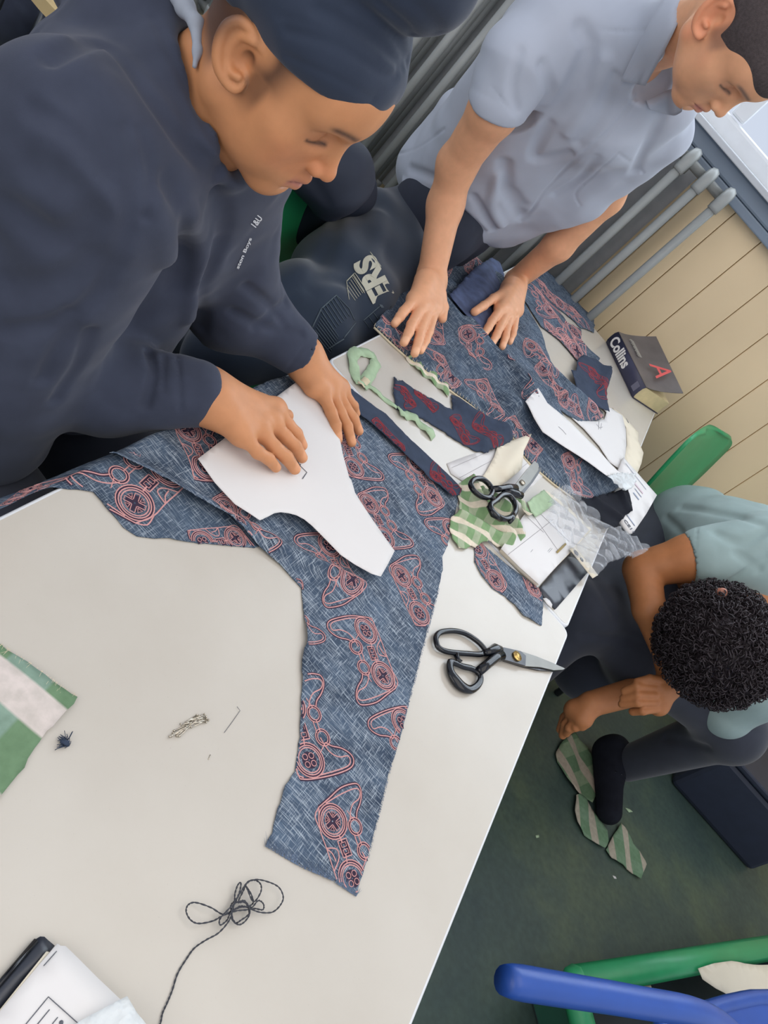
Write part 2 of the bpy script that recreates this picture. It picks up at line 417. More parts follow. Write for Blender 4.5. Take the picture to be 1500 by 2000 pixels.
M_sill = mat('grey painted sill', (128, 142, 158), .45, var=.04, vs=8)
M_sillt = mat('pale sill board', (196, 200, 204), .4, var=.04, vs=8)
mb = MB(); mb.box((0, WY - .012, 1.235), (8, .05, .05)); mb.box((0, WY - .02, 1.195), (8, .03, .028))
tag(mb.build('trim_1', M_sill), kind='structure')
M_wf = mat('white window frame', (225, 228, 230), .4, var=.03)
M_glass = NT('window glass'); M_glass.b.inputs['Transmission Weight'].default_value = 1; M_glass.b.inputs['Roughness'].default_value = .02
M_glass.b.inputs['Base Color'].default_value = (.95, .98, 1, 1); M_glass.b.inputs['IOR'].default_value = 1.05; M_glass = M_glass.m
win = empty('window_1', (.5, WY, 1.27), None, None); win['kind'] = 'structure'
mb = MB()
for x in (-1.3, -.1, 1.1, 2.35): mb.box((x, WY + .034, 1.897), (.05, .052, 1.13))
mb.box((.53, WY + .035, 1.29), (3.9, .07, .075)); mb.box((.53, WY + .035, 2.48), (3.7, .06, .05))
mb.build('window_frame', M_wf, win)
mb = MB(); mb.box((.53, WY - .02, 1.268), (3.9, .11, .018)); mb.build('window_sill', M_sillt, win)
for i, x in enumerate((-.7, .5, 1.72)):
    mb = MB(); mb.box((x, WY + .03, 1.88), (1.15, .004, 1.13), bev=0); mb.build('window_pane', M_glass, win)

# school column radiator
M_rad = mat('grey painted cast iron', (150, 153, 150), .42, var=.06, vs=12)
rad = empty('column_radiator', (-1, 2.66, 0), 'long grey cast iron column radiator under the window against the panelled wall', 'radiator')
ry0, ry1 = 2.56, 2.67
mb = MB()
def sec(mb, x):
    for y in (ry0, (ry0 + ry1) / 2, ry1):
        mb.tube([(x, y, .45), (x, y, 1.17)], .011 if y != ry0 else .0135, 8)
    top = [(x, ry0, 1.15), (x, ry0 + .008, 1.185), (x, ry0 + .03, 1.205), (x, ry1 - .03, 1.205), (x, ry1 - .008, 1.185), (x, ry1, 1.15)]
    mb.tube(cr(top, 3), .017, 8); bot = [(a, b, 1.62 - c) for a, b, c in top]; mb.tube(cr(bot, 3), .017, 8)
x0 = .045; first = None
for i in range(28):
    x = x0 - i * .0725
    if i == 0:
        mb = MB(); sec(mb, 0); first = mb.build('radiator_section', M_rad, rad); first.parent = rad; first.matrix_parent_inverse = Matrix.Identity(4); first.location = (x + 1, -2.66, 0)
    else:
        c = first.copy(); COL.objects.link(c); c.location = (x + 1, -2.66, 0)
mb = MB()
for z in (1.185, .435): mb.tube([(x0 + .004, (ry0 + ry1) / 2, z), (x0 - 28 * .0725, (ry0 + ry1) / 2, z)], .014, 8)
mb.build('connecting_pipe', M_rad, rad)
mb = MB(); mb.box((-1.04, ry1 + .035, .82), (1.98, .008, .72)); mb.build('back_panel', mat('grey shield panel', (176, 178, 178), .6), rad)
mb = MB(); mb.tube([(x0 - .3, ry1 - .03, .43), (x0 - .3, ry1 - .03, .05), (x0 - .3, ry1 - .03, 0)], .012, 8); mb.build('radiator_foot', M_rad, rad)

# two tables
M_top = NT('white laminate'); _v = M_top.coord(); _n = M_top.noise(_v, 5, 5); _s = M_top.noise(_v, 420, 2)
_c = M_top.ramp(_n, [(.3, rgb(192, 185, 173)), (.7, rgb(201, 195, 184))])
_c = M_top.mix(1.0, _c, M_top.ramp(_s, [(.18, (.9, .9, .9, 1)), (.3, (1, 1, 1, 1))]), 'MULTIPLY')
M_top.k.new(_c, M_top.b.inputs['Base Color']); M_top.b.inputs['Specular IOR Level'].default_value = .4; M_top.b.inputs['Roughness'].default_value = .24; M_top.bump(M_top.noise(_v, 700, 2), .05, .0003); M_top = M_top.m
M_edge = mat('pale moulded edge', (222, 224, 226), .35, var=.02)
M_leg = mat('dark grey steel tube', (52, 56, 62), .4, metal=.6)
def rrect(x0, x1, y0, y1, r, n=5):
    o = []
    for cx, cy, a0 in ((x1 - r, y0 + r, -90), (x1 - r, y1 - r, 0), (x0 + r, y1 - r, 90), (x0 + r, y0 + r, 180)):
        for i in range(n + 1):
            a = math.radians(a0 + 90 * i / n); o.append((cx + r * math.cos(a), cy + r * math.sin(a)))
    return o
def table(x0, x1, y0, y1, label):
    t = empty('school_table', ((x0 + x1) / 2, (y0 + y1) / 2, 0), label, 'table', 'school tables pushed end to end')
    mb = MB(); mb.prism(rrect(x0 + .004, x1 - .004, y0 + .004, y1 - .004, .012), TT - .022, TT); mb.build('tabletop', M_top, t)
    mb = MB(); a = rrect(x0, x1, y0, y1, .015); b = rrect(x0 + .0045, x1 - .0045, y0 + .0045, y1 - .0045, .012); n = len(a)
    V = [(p[0], p[1], TT - .026) for p in a] + [(p[0], p[1], TT - .0025) for p in a] + [((p[0] * .6 + q[0] * .4), (p[1] * .6 + q[1] * .4), TT - .0003) for p, q in zip(a, b)] + [(p[0], p[1], TT - .0003) for p in b] + [(p[0], p[1], TT - .026) for p in b]
    Fc = []
    for k in range(5):
        for i in range(n): Fc.append((k * n + i, k * n + (i + 1) % n, ((k + 1) % 5) * n + (i + 1) % n, ((k + 1) % 5) * n + i))
    mb.add(V, Fc, True); mb.build('edge_band', M_edge, t)
    for sx in (x0 + .045, x1 - .045):
        for sy in (y0 + .05, y1 - .05):
            mb = MB(); mb.box((sx, sy, (TT - .026) / 2), (.03, .03, TT - .026), bev=.2); mb.build('leg', M_leg, t)
    mb = MB()
    for sy in (y0 + .05, y1 - .05): mb.box(((x0 + x1) / 2, sy, TT - .045), (x1 - x0 - .12, .025, .035))
    for sx in (x0 + .045, x1 - .045): mb.box((sx, (y0 + y1) / 2, TT - .045), (.025, y1 - y0 - .13, .035))
    mb.build('under_frame', M_leg, t)
    return t
J0 = Z(632, 697, TT); J1 = Z(1114, 1232, TT)
t1 = table(J0[0] - .0, J1[0] + .0, -.06, 1.163, 'white laminate school table in the foreground carrying the cut trouser fabric and black shears')
t2 = table(J0[0] + .008, J1[0] - .006, 1.166, 2.535, 'white laminate school table at the far end by the radiator, heaped with fabric and papers')
X0, X1 = J0[0], J1[0]
# ================================================================== THINGS ON THE TABLES
def _ang(a, b):
    d = Z(*b, TT) - Z(*a, TT); return -math.atan2(d[1], d[0])
DA = _ang((700, 1400), (760, 1428)); DB = _ang((230, 960), (236, 985))
M_den = denim('printed denim face', (84, 101, 121), (52, 65, 83), (188, 198, 206), DA, .8)
M_den2 = denim('printed denim face across', (78, 94, 113), (48, 61, 78), (176, 187, 196), DB, .65)
M_back = mat('navy fabric reverse', (58, 68, 86), .85, var=.12, vs=60, bump=.3, bs=1500, spec=.2)
M_pink = mat('pink raised print', (206, 152, 149), .7, var=.08, vs=200, spec=.3)
M_mar = mat('dark maroon print', (58, 46, 64), .8, var=.1, vs=200, spec=.2)
M_red = mat('red print showing through', (158, 66, 72), .8, var=.12, vs=150, spec=.2)
M_fib = mat('loose blue fibre', (90, 106, 128), .9, var=.2)
M_paper = mat('white card paper', (224, 221, 218), .7, var=.015, vs=6, spec=.3)
M_cream = mat('cream paper', (232, 222, 200), .75, var=.03, vs=10, spec=.3)
M_pencil = mat('pencil grey mark', (96, 98, 106), .7)
M_line = mat('thin grey printed line', (150, 146, 150), .8)
M_green = check('green check cotton', (128, 160, 120), (158, 176, 150), (222, 208, 194), .05, .35)
M_green2 = check('green check cotton fine', (132, 162, 118), (168, 180, 150), (226, 214, 194), .03, -.5)
M_greenp = mat('plain green cotton', (170, 192, 158), .85, var=.12, vs=50, bump=.3, bs=900, spec=.2)
M_hem = mat('cream hem thread', (214, 200, 170), .85, var=.1)
M_blackp = mat('glossy black enamel', (10, 13, 20), .16, var=.05, spec=.45)
M_steel = mat('brushed blade steel', (120, 118, 112), .36, metal=.75, var=.08, vs=25)
M_steeld = mat('dark forged steel', (70, 70, 72), .3, metal=.85, var=.1, vs=40)
M_brass = mat('brass screw', (214, 180, 112), .25, metal=.9)
M_pin = mat('bright pin steel', (200, 192, 176), .22, metal=.85)
M_black = mat('black card', (44, 48, 58), .35, var=.1, vs=15, spec=.6)
M_blackc = mat('black cotton', (26, 28, 36), .9, var=.15, vs=40, bump=.3, bs=700, spec=.15)

# ---- game pad line drawing, in metres about the middle of the drawing
def _zp(pts): return [np.array(Z(500 + x / 3.2775, 1150 + y / 3.2775, TT)[:2]) for x, y in pts]
_b = _zp([(692, 275)])[0]; _d = _zp([(805, 560)])[0]; MC = (_b + _d) / 2; MA = math.atan2(*(_d - _b)[::-1]); ML = np.linalg.norm(_d - _b)
def circ(c, r, n=26): return [c + r * np.array([math.cos(2 * math.pi * i / n), math.sin(2 * math.pi * i / n)]) for i in range(n + 1)]
RB = .0185; RS = .0095
MOT = []
def _l(p, w=.0014, mi=1, lift=.0001): MOT.append(([q - MC for q in p], w, mi, lift))
_body = [(735, 195), (680, 185), (570, 186), (475, 203), (450, 235), (468, 275), (520, 312), (575, 330), (612, 352)]
_l(cr(_zp(_body), 4), .0042, 2, 0); _l(cr(_zp(_body), 4))
_l(cr(_zp([(640, 196), (560, 203), (488, 216), (470, 240), (486, 268), (530, 268), (575, 290), (610, 330), (640, 380)]), 4))
_g2 = [(672, 545), (668, 585), (645, 625), (632, 675), (640, 720), (672, 745), (760, 730), (830, 680), (885, 640)]
_l(cr(_zp(_g2), 4), .0042, 2, 0); _l(cr(_zp(_g2), 4))
_l(cr(_zp([(712, 540), (708, 590), (690, 630), (650, 655), (640, 690), (655, 712), (690, 714), (770, 690), (850, 655)]), 4))
_t = [(735, 195), (762, 260), (790, 330), (830, 440), (868, 535), (885, 640)]
_l(cr(_zp(_t), 4)); _l(cr(_zp([(718, 198), (745, 215), (752, 245)]), 3)); _l(cr(_zp([(868, 535), (900, 600), (885, 640)]), 3))
_l(cr(_zp([(790, 330), (765, 380), (778, 425), (830, 440)]), 4)); _l(cr(_zp([(780, 370), (800, 410), (828, 436)]), 3))
_l(_zp([(722, 352), (730, 392)]), .0016); _l(_zp([(750, 450), (765, 482)]), .0016)
for a in (0, 1): _l(_zp([(642, 412 + a * 0), (668, 478)]) if a == 0 else _zp([(660, 405), (685, 470)]), .0013)
_l(_zp([(612, 352), (640, 300)]), .0011); _l(_zp([(690, 545), (730, 600)]), .0011)
_rc = _zp([(735, 420)])[0]; _u = (_d - _b) / ML; _n = np.array([-_u[1], _u[0]])
def _rect(c, a, b): return [c + _u * a + _n * b, c + _u * a - _n * b, c - _u * a - _n * b, c - _u * a + _n * b, c + _u * a + _n * b]
_l(_rect(_rc, .0088, .006), .0013); _l(_rect(_rc, .006, .0035), .005, 2, 0)
for s in (-1, 1): _l(_rect(_rc + _u * .0036 * s, .0022, .0032), .0009)
for c in (_b, _d):
    _l(circ(c, RB - .0015), .0045, 2, 0)
    for r in (RB, RB - .0028, RB - .0052): _l(circ(c, r), .0013)
    _l(circ(c, .005), .0085, 2, 0)
for k in range(4):
    a = MA + math.pi / 4 + k * math.pi / 2; c = _b + .0058 * np.array([math.cos(a), math.sin(a)]); _l(circ(c, .0031, 12), .0009)
for k in range(4):
    a = MA + k * math.pi / 2 + .35; e = np.array([math.cos(a), math.sin(a)]); f = np.array([-e[1], e[0]])
    _l([_d + e * .0105 + f * .0024, _d + e * .0028 + f * .0024], .0009); _l([_d + e * .0105 - f * .0024, _d + e * .0028 - f * .0024], .0009)
    _l([_d + e * .0105 + f * .0024, _d + e * .0105 - f * .0024], .0008)
    a2 = a + math.pi / 4; e2 = np.array([math.cos(a2), math.sin(a2)]); f2 = np.array([-e2[1], e2[0]]); _l([_d + e2 * .0055, _d + e2 * .0098 + f2 * .0026, _d + e2 * .0098 - f2 * .0026, _d + e2 * .0055], .0008)
for q in ((627, 380), (680, 510)):
    c = _zp([q])[0]; _l(circ(c, RS - .001), .0036, 2, 0); _l(circ(c, RS), .0012); _l(circ(c, RS - .0026), .0011)
def motif(b, d, mi=None, flip=False, s=None, zz=TT):
    """drawing with the button pad at pixel b and the cross pad at pixel d"""
    B_ = np.array(Z(*b, zz)[:2]); D_ = np.array(Z(*d, zz)[:2]); c = (B_ + D_) / 2; v = D_ - B_; an = math.atan2(v[1], v[0]) - MA; s = s or np.linalg.norm(v) / ML
    ca, sa = math.cos(an), math.sin(an); out = []
    for pts_, w, m, l in MOT:
        P = []
        for p in pts_:
            if flip: t = p @ _u; n = p @ _n; p = _u * t - _n * n
            P.append(c + s * np.array([ca * p[0] - sa * p[1], sa * p[0] + ca * p[1]]))
        out.append((P, w * s, mi if (mi is not None and m == 1) else m, l))
    return out
def ridges(R_, base=.0006, x0=None):
    """height field: sum of soft ridges [(polyline px, width m, height m)]"""
    L = []
    for pts_, w, h in R_:
        L.append((np.array(px2(pts_)), w, h))
    def hf(x, y):
        x = np.asarray(x, float); y = np.asarray(y, float); z = np.full(x.shape, base)
        for P, w, h in L:
            m = np.full(x.shape, 1e9)
            for i in range(len(P) - 1):
                a = P[i]; ba = P[i + 1] - a; t = np.clip(((x - a[0]) * ba[0] + (y - a[1]) * ba[1]) / (ba @ ba), 0, 1)
                m = np.minimum(m, (x - a[0] - t * ba[0]) ** 2 + (y - a[1] - t * ba[1]) ** 2)
            z = z + h * np.exp(-m / (w * w))
        z = z + .0006 * (1 + np.sin(x * 61 + y * 37) * np.sin(y * 53 - x * 21))
        return z
    return hf
# ---- big trouser fabric on the near table
fab = empty('printed_fabric', Z(650, 1100, TT), 'long blue fabric with pink game pad outlines under the paper pattern on the near table', 'fabric')
hm = ridges([([(204, 896), (280, 930), (384, 984), (464, 1034), (560, 1085), (700, 1150)], .012, .013), ([(300, 860), (420, 950), (520, 1030)], .02, .006), ([(700, 780), (800, 870), (895, 960)], .007, .006),
             ([(640, 1130), (700, 1250)], .02, .003), ([(590, 1560), (680, 1600)], .02, .002), ([(590, 1230), (600, 1330)], .01, .004)])
main_o = [(230, 868), (340, 822), (410, 800), (470, 768), (530, 742), (600, 728), (644, 731), (702, 774), (752, 810), (795, 854), (871, 925), (899, 955), (892, 982), (884, 1021), (872, 1067), (862, 1090), (863, 1115), (855, 1150), (832, 1234), (805, 1339), (776, 1455), (756, 1516), (714, 1681), (695, 1748), (646, 1717), (591, 1693), (555, 1668), (517, 1650),
          (530, 1626), (541, 1580), (555, 1534), (575, 1507), (584, 1440), (588, 1333), (586, 1290), (595, 1250), (592, 1200), (587, 1150), (560, 1120), (545, 1105), (496, 1066), (464, 1040), (432, 1016), (384, 988), (336, 960), (280, 932), (204, 894)]
rib = []
for b, d in (((711, 1234), (746, 1321)), ((686, 1717), (646, 1606)), ((602, 1486), (566, 1380)), ((641, 1067), (675, 1142)), ((817, 1199), (782, 1126)), ((750, 1051), (719, 985)), ((689, 914), (662, 850)),
             ((810, 909), (844, 972)), ((880, 1035), (912, 1100)), ((395, 920), (366, 842)), ((470, 1066), (436, 996)), ((784, 1412), (826, 1500)), ((572, 1240), (545, 1170))):
    rib += motif(b, d)
def wrapx(x, y, z):
    if x < X0 - .004:
        d = X0 - .004 - x; return (X0 - .004 - d * .55, y, z - .85 * d)
    return (x, y, z)
mo = [tuple(p) for p in px2(main_o)]
rg = px2([(714, 1681), (756, 1516), (805, 1339), (855, 1150)][::-1]); bt = px2([(695, 1748), (646, 1717), (591, 1693), (517, 1650)])
sheet('fabric_face', mo, hm, [M_den, M_pink, M_mar, M_fib], fab, .0008, .0065, .0004, TT, rib, fray=[(0, rg, 700, .0035, 3), (0, bt, 3200,   .0085, 3)], wrap=wrapx)
low_o = [(-60, 965), (-60, 900), (60, 900), (140, 880), (230, 868), (300, 900), (400, 960), (500, 1040), (505, 1068), (496, 1070), (440, 1066), (400, 1063), (365, 1060), (330, 1052), (300, 1053), (265, 1048), (240, 1030), (215, 1000), (195, 980), (180, 962), (150, 958), (100, 952), (60, 955), (0, 985)]
rib = motif((326, 922), (262, 984)) + motif((395, 1120 - 60), (458, 1052)) + motif((30, 960), (60, 915))
sheet('fabric_lower_layer', px2(low_o), ridges([([(200, 905), (330, 975)], .02, .002)], .0003), [M_den2, M_pink, M_mar], fab, .0006, .007, .0004, TT, rib, wrap=wrapx)
fo = [(644, 731), (702, 774), (752, 810), (795, 854), (871, 925), (900, 956), (896, 968), (883, 970), (855, 946), (838, 937), (827, 922), (800, 897), (778, 875), (760, 858), (745, 845), (718, 823), (696, 806), (660, 772), (640, 745)]
hfold = ridges([([(644, 733), (702, 776), (752, 812), (795, 857), (871, 927), (897, 955)], .006, .003)], .0085)
fz = TT + .008
rib = motif((738, 834), (775, 872), 1, zz=fz) + motif((880, 965), (850, 932), 1, zz=fz)
sheet('folded_back_edge', px2(fo, fz), hfold, [M_back, M_red, M_mar], fab, .0008, .005, .0005, TT, rib)
# ---- trouser pattern in white paper
po = [(383, 900), (440, 856), (490, 815), (533, 781), (590, 739), (612, 772), (629, 802), (653, 844), (660, 866), (665, 892), (677, 937), (681, 942), (689, 967), (725, 1020), (767, 1079), (752, 1108), (740, 1129), (722, 1124), (690, 1106), (662, 1087), (620, 1045), (605, 1030), (590, 1018), (575, 1010), (560, 1006), (545, 1004), (532, 1006), (521, 1012), (504, 1020), (480, 1004), (455, 988), (416, 946)]
hpp = ridges([([(620, 800), (680, 960)], .03, .004), ([(500, 900), (600, 1000)], .05, .002)], .0)
mk = []
for q in ([(576, 901), (584, 914), (596, 926), (587, 939)], [(577, 922), (584, 910)]): mk.append((px2(q, TT + .012), .0013, 1, .0001))
tag(sheet('trouser_pattern', px2(po, TT + .011), lambda x, y: hpp(x, y) * .4, [M_paper, M_pencil], None, .0005, .008, 0, TT + .0145, mk), 'white paper trouser pattern with a pencilled hook mark, under the hand on the near table', 'paper pattern')
# ---- green check cloth at the left
o = [(-40, 1235), (0, 1262), (60, 1303), (110, 1340), (148, 1363), (140, 1378), (125, 1393), (108, 1412), (88, 1432), (76, 1452), (66, 1463), (45, 1500), (20, 1532), (0, 1554), (-40, 1600)]
M_gl = check('green and cream woven check', (108, 136, 104), (130, 154, 138), (208, 197, 190), .088, -.14, (.0, .30))
fr = [(0, px2([(148, 1363), (110, 1340), (60, 1303), (0, 1262)])[::-1], 500, .006, 1)]
tag(sheet('check_fabric', px2(o), ridges([([(0, 1330), (120, 1400)], .02, .003)]), [M_gl, M_hem], None, .0008, .006, .0005, TT, fray=fr), 'green and cream check cloth with frayed edge at the left border of the near table', 'fabric')
# ---- triangular printed offcut beside the far scissors
o = [(925, 1066), (933, 1056), (945, 1068), (960, 1082), (1000, 1112), (1027, 1132), (1050, 1150), (1059, 1163), (1058, 1200), (1056, 1224), (1040, 1214), (1020, 1203), (1004, 1183), (985, 1166), (960, 1150), (940, 1125), (926, 1098)]
tag(sheet('printed_offcut', px2(o), ridges([([(960, 1100), (1030, 1190)], .02, .004)]), [M_den, M_pink, M_mar], None, .0008, .005, .0006, TT, motif((930, 1072), (965, 1135)) + motif((1085, 1178), (1040, 1150))), 'tapering blue offcut with pink outlines lying between paper pad and black shears', 'fabric')
# ---- red printed scrap turned over
o = [(768, 738), (776, 746), (784, 744), (800, 757), (818, 768), (845, 782), (866, 795), (882, 802), (879, 772), (897, 778), (940, 808), (985, 832), (1000, 850), (990, 868), (967, 878), (942, 887), (920, 880), (896, 866), (873, 851), (845, 832), (820, 818), (799, 806), (772, 802), (766, 770)]
scr = sheet('printed_scrap', px2(o), ridges([([(900, 800), (985, 850)], .018, .014), ([(940, 870), (975, 850)], .02, .014), ([(780, 770), (900, 840)], .03, .004)]), [M_back, M_red, M_mar], None, .0009, .006, .0012, TT,
      motif((786, 765), (800, 790), 1) + motif((838, 800), (815, 775), 1) + motif((905, 860), (885, 828), 1) + motif((958, 872), (930, 840), 1), fray=[(0, px2([(766, 770), (768, 738), (800, 757), (866, 795)]), 500, .006, 0)])
tag(scr, 'dark navy scrap with red outlines lying wrong side up at the join of the tables', 'fabric')
# ---- green strips
def strip(path, w, h=.004, mat_=M_greenp, n=6, seed=1, z=TT):
    rnd = random.Random(seed); P = cr([Z(x, y, z) for x, y in path], n); mb = MB(); V = []; wi = w
    for i, p in enumerate(P):
        t = P[min(i + 1, len(P) - 1)] - P[max(i - 1, 0)]; t = t / (np.linalg.norm(t) + 1e-9); nn = np.array([-t[1], t[0], 0])
        z_ = .001 + h * (.5 + .5 * math.sin(i * .9 + seed)); tw = rnd.uniform(-.3, .3) * h
        for s, zz in ((-1, z_ - tw), (0, z_ + h * .4), (1, z_ + tw)): V.append(p + nn * s * wi / 2 * (1 + .12 * rnd.uniform(-1, 1)) + np.array([0, 0, max(zz, .0008)]))
    m = len(P); V2 = [v - np.array([0, 0, .0007]) for v in V]; F_ = []
    for i in range(m - 1):
        for k in (0, 1): F_.append((i * 3 + k + 1, i * 3 + k, i * 3 + 3 + k, i * 3 + 4 + k)); F_.append(tuple(q + 3 * m for q in F_[-1][::-1]))
        F_.append((i * 3, 3 * m + i * 3, 3 * m + i * 3 + 3, i * 3 + 3)); F_.append((i * 3 + 2, i * 3 + 5, 3 * m + i * 3 + 5, 3 * m + i * 3 + 2))
    F_ += [(0, 1, 1 + 3 * m, 3 * m), (1, 2, 2 + 3 * m, 1 + 3 * m), (3 * m - 3, 6 * m - 3, 6 * m - 2, 3 * m - 2), (3 * m - 2, 6 * m - 2, 6 * m - 1, 3 * m - 1)]
    mb.add(V + V2, F_, True); return mb
t = strip([(702, 755), (690, 725), (688, 695), (706, 689), (728, 700), (730, 716), (718, 738), (704, 756)], .022, .004); g = empty('green_strip', Z(705, 725, TT), 'pale green cloth strip curled into a loop with a thin tail on the far table', 'fabric')
t.build('looped_strip', M_greenp, g); strip([(712, 750), (740, 772), (772, 798)], .012, .003, seed=4).build('strip_tail', M_greenp, g); strip([(700, 757), (710, 748), (714, 742)], .014, .006).build('cream_hem', M_hem, g)
tag(strip([(798, 697), (815, 716), (838, 733), (858, 752), (876, 768)], .036, .005, M_green2, seed=2).build('check_strip', M_green2), 'crinkled green check strip along the stitched edge of the printed fabric', 'fabric')
tag(strip([(775, 806), (800, 815), (822, 832), (846, 857)], .022, .005, seed=7).build('green_snippet', M_greenp), 'narrow olive green snippet sticking out below the dark navy scrap', 'fabric')
# ---- printed fabric on the far table
big = empty('printed_fabric_heap', Z(950, 700, TT), 'large rumpled blue fabric with pink outlines and stitched near edge on the far table', 'fabric')
h1 = ridges([([(737, 632), (870, 742), (1010, 850), (1100, 940)], .01, .012), ([(830, 570), (940, 700), (1040, 800)], .03, .026), ([(870, 560), (950, 640), (1000, 740)], .02, .018), ([(960, 560), (1060, 720), (1150, 800)], .03, .016),
             ([(1000, 800), (1100, 900), (1200, 950)], .04, .02), ([(900, 500), (960, 560)], .03, .02), ([(850, 640), (930, 730), (990, 800)], .02, .014), ([(1060, 760), (1120, 800)], .014, .01), ([(1030, 700), (1090, 780)], .012, .014), ([(900, 640), (1000, 760), (1050, 830)], .010, .018)], .003)
zb = TT + .012
A_ = [(737, 630), (752, 608), (775, 585), (800, 545), (810, 505), (850, 480), (900, 470), (925, 480), (945, 520), (960, 535), (990, 545), (1010, 560), (1030, 590), (1063, 646), (1071, 678), (1081, 702), (1099, 732), (1128, 757), (1150, 780), (1166, 790), (1181, 803), (1182, 812), (1172, 818), (1134, 818), (1115, 808), (1099, 796), (1115, 825), (1150, 860), (1185, 900), (1216, 922), (1234, 938),
      (1215, 950), (1202, 957), (1180, 966), (1154, 971), (1129, 968), (1110, 955), (1088, 938), (1062, 916), (1041, 898), (1022, 876), (1010, 849), (976, 826), (950, 806), (927, 784), (898, 764), (870, 742), (838, 718), (805, 693), (770, 662)]
rib = []
for b, d in (((862, 693), (883, 742)), ((946, 752), (974, 796)), ((928, 712), (902, 640)), ((838, 610), (860, 660)), ((1033, 674), (1070, 706)), ((1085, 760), (1060, 725)), ((1136, 803), (1098, 780)), ((1132, 952), (1106, 902)), ((760, 630), (790, 660)), ((925, 540), (912, 490)), ((1010, 830), (1040, 868)), ((960, 610), (985, 660)), ((1000, 720), (1030, 765)), ((1080, 820), (1110, 850)), ((1160, 800), (1180, 815)), ((880, 500), (860, 545))):
    rib += motif(b, d, s=.95, zz=zb)
sheet('stitched_layer', px2(A_, zb), h1, [M_den2, M_pink, M_mar], big, .0012, .009, .0006, TT, rib)
# stitched near hem
P = px2([(737, 632), (770, 664), (805, 695), (838, 720), (870, 744), (898, 766), (927, 786), (976, 828), (1010, 851), (1022, 878), (1041, 900), (1088, 940), (1129, 970), (1154, 973)], zb)
mb = MB(); P3 = [np.array([q[0], q[1], TT + float(h1(np.array([q[0]]), np.array([q[1]]))[0]) * .55]) for q in P]; mb.tube(P3, .0022, 6)
mb.build('hem_edge', M_hem, big)
mb = MB(); Pd = resample(P, .007, False)
for q in Pd:
    z = TT + float(h1(np.array([q[0]]), np.array([q[1]]))[0]) + .002; mb.tube([(q[0] - .001, q[1] + .0005, z - .002), (q[0] - .004, q[1] + .007, z + .0012)], .0005, 4)
mb.build('overlock_stitches', M_hem, big)
B2 = [(1000, 560), (1040, 556), (1085, 601), (1105, 631), (1133, 645), (1134, 666), (1150, 684), (1170, 702), (1160, 720), (1140, 716), (1131, 713), (1112, 690), (1092, 667), (1070, 650), (1055, 640), (1030, 600)]
sheet('back_layer', px2(B2), ridges([([(1040, 570), (1120, 680)], .03, .008)]), [M_den2, M_pink, M_mar], big, .001, .009, .0008, TT + .002, motif((1048, 575), (1068, 612)) + motif((1120, 650), (1123, 690)) + motif((1070, 640), (1100, 665)))
B1 = [(1000, 560), (1040, 528), (1056, 520), (1082, 543), (1100, 562), (1118, 582), (1140, 605), (1158, 622), (1160, 636), (1157, 651), (1145, 645), (1133, 642), (1122, 630), (1100, 612), (1085, 601), (1060, 575), (1040, 560)]
sheet('rear_layer', px2(B1), ridges([([(1040, 550), (1150, 640)], .02, .005)]), [M_den2, M_pink, M_mar], big, .001, .009, .0012, TT + .001, motif((1058, 558), (1072, 584)) + motif((1090, 595), (1120, 612)))
FL = [(1131, 700), (1142, 690), (1170, 702), (1190, 718), (1189, 745), (1186, 762), (1190, 785), (1194, 802), (1180, 796), (1164, 790), (1145, 776), (1130, 757), (1124, 735), (1119, 720), (1128, 721)]
sheet('turned_back_corner', px2(FL, TT + .02), ridges([([(1160, 770), (1188, 720)], .015, .016)], .012), [M_back, M_red, M_mar], big, .001, .008, .0008, TT + .002, motif((1150, 735), (1172, 772)))
INS = [(880, 575), (920, 530), (944, 512), (958, 506), (976, 515), (986, 536), (978, 560), (975, 590), (980, 625), (955, 650), (925, 625), (900, 600)]
sheet('inside_of_fold', px2(INS, TT + .03), ridges([([(950, 520), (920, 600)], .03, .008)], .020), [mat('indigo fabric inside', (72, 84, 116), .8, var=.3, vs=40, bump=.4, bs=300), M_pink, M_mar], big, .001, .009, .001, TT + .006, ())
# ---- papers on the far table
def h_tilt(z): return lambda x, y: np.full(np.shape(x), z) + .002 * np.sin(np.asarray(x) * 25 + 1)
o = [(872, 906), (905, 893), (945, 880), (985, 868), (1030, 850), (1045, 880), (1055, 905), (1060, 930), (1030, 960), (985, 985), (940, 965), (905, 942), (880, 926)]
ln = [(px2([(895, 935), (975, 892)]), .0005, 1, .0001), (px2([(880, 915), (955, 882)]), .0005, 1, .0001), (px2([(950, 965), (1030, 905)]), .0005, 1, .0001)]
tag(paper('ruled_sheet', o, .0, [M_paper, M_line], th=.001, ribbons=ln), 'white ruled sheet under the open scissors on the far table', 'paper')
o = [(1034, 851), (1005, 858), (975, 870), (968, 890), (955, 915), (935, 945), (955, 958), (990, 940), (1020, 915), (1018, 885)]
tag(sheet('cream_offcut', px2(o, TT + .01), ridges([([(1030, 855), (980, 930)], .02, .012)], .003), M_cream, None, .0005, .008, 0, TT + .001), 'curling cream paper offcut between the red printed scrap and the open scissors', 'paper')
pad = empty('paper_pad', Z(1050, 1080, TT), 'thick pad of white lined paper on the black folder at the far table edge', 'paper pad')
o = [(1053, 1143), (1014, 1108), (978, 1072), (1020, 1010), (1060, 960), (1100, 990), (1150, 1035), (1117, 1073)]
zp = TT + .012
paper('page_block', [(1046, 1146), (1010, 1113), (974, 1078), (1018, 1012), (1060, 962), (1100, 992), (1150, 1038), (1115, 1076)], .0015, M_cream, pad, th=.008)
ln = [(px2(q, zp), .0006, 1, .0001) for q in ([(990, 1085), (1080, 1015)], [(960, 1060), (1030, 1000)], [(1030, 1010), (1062, 1040)], [(1052, 1000), (1112, 1058)], [(1030, 990), (1090, 1075)])]
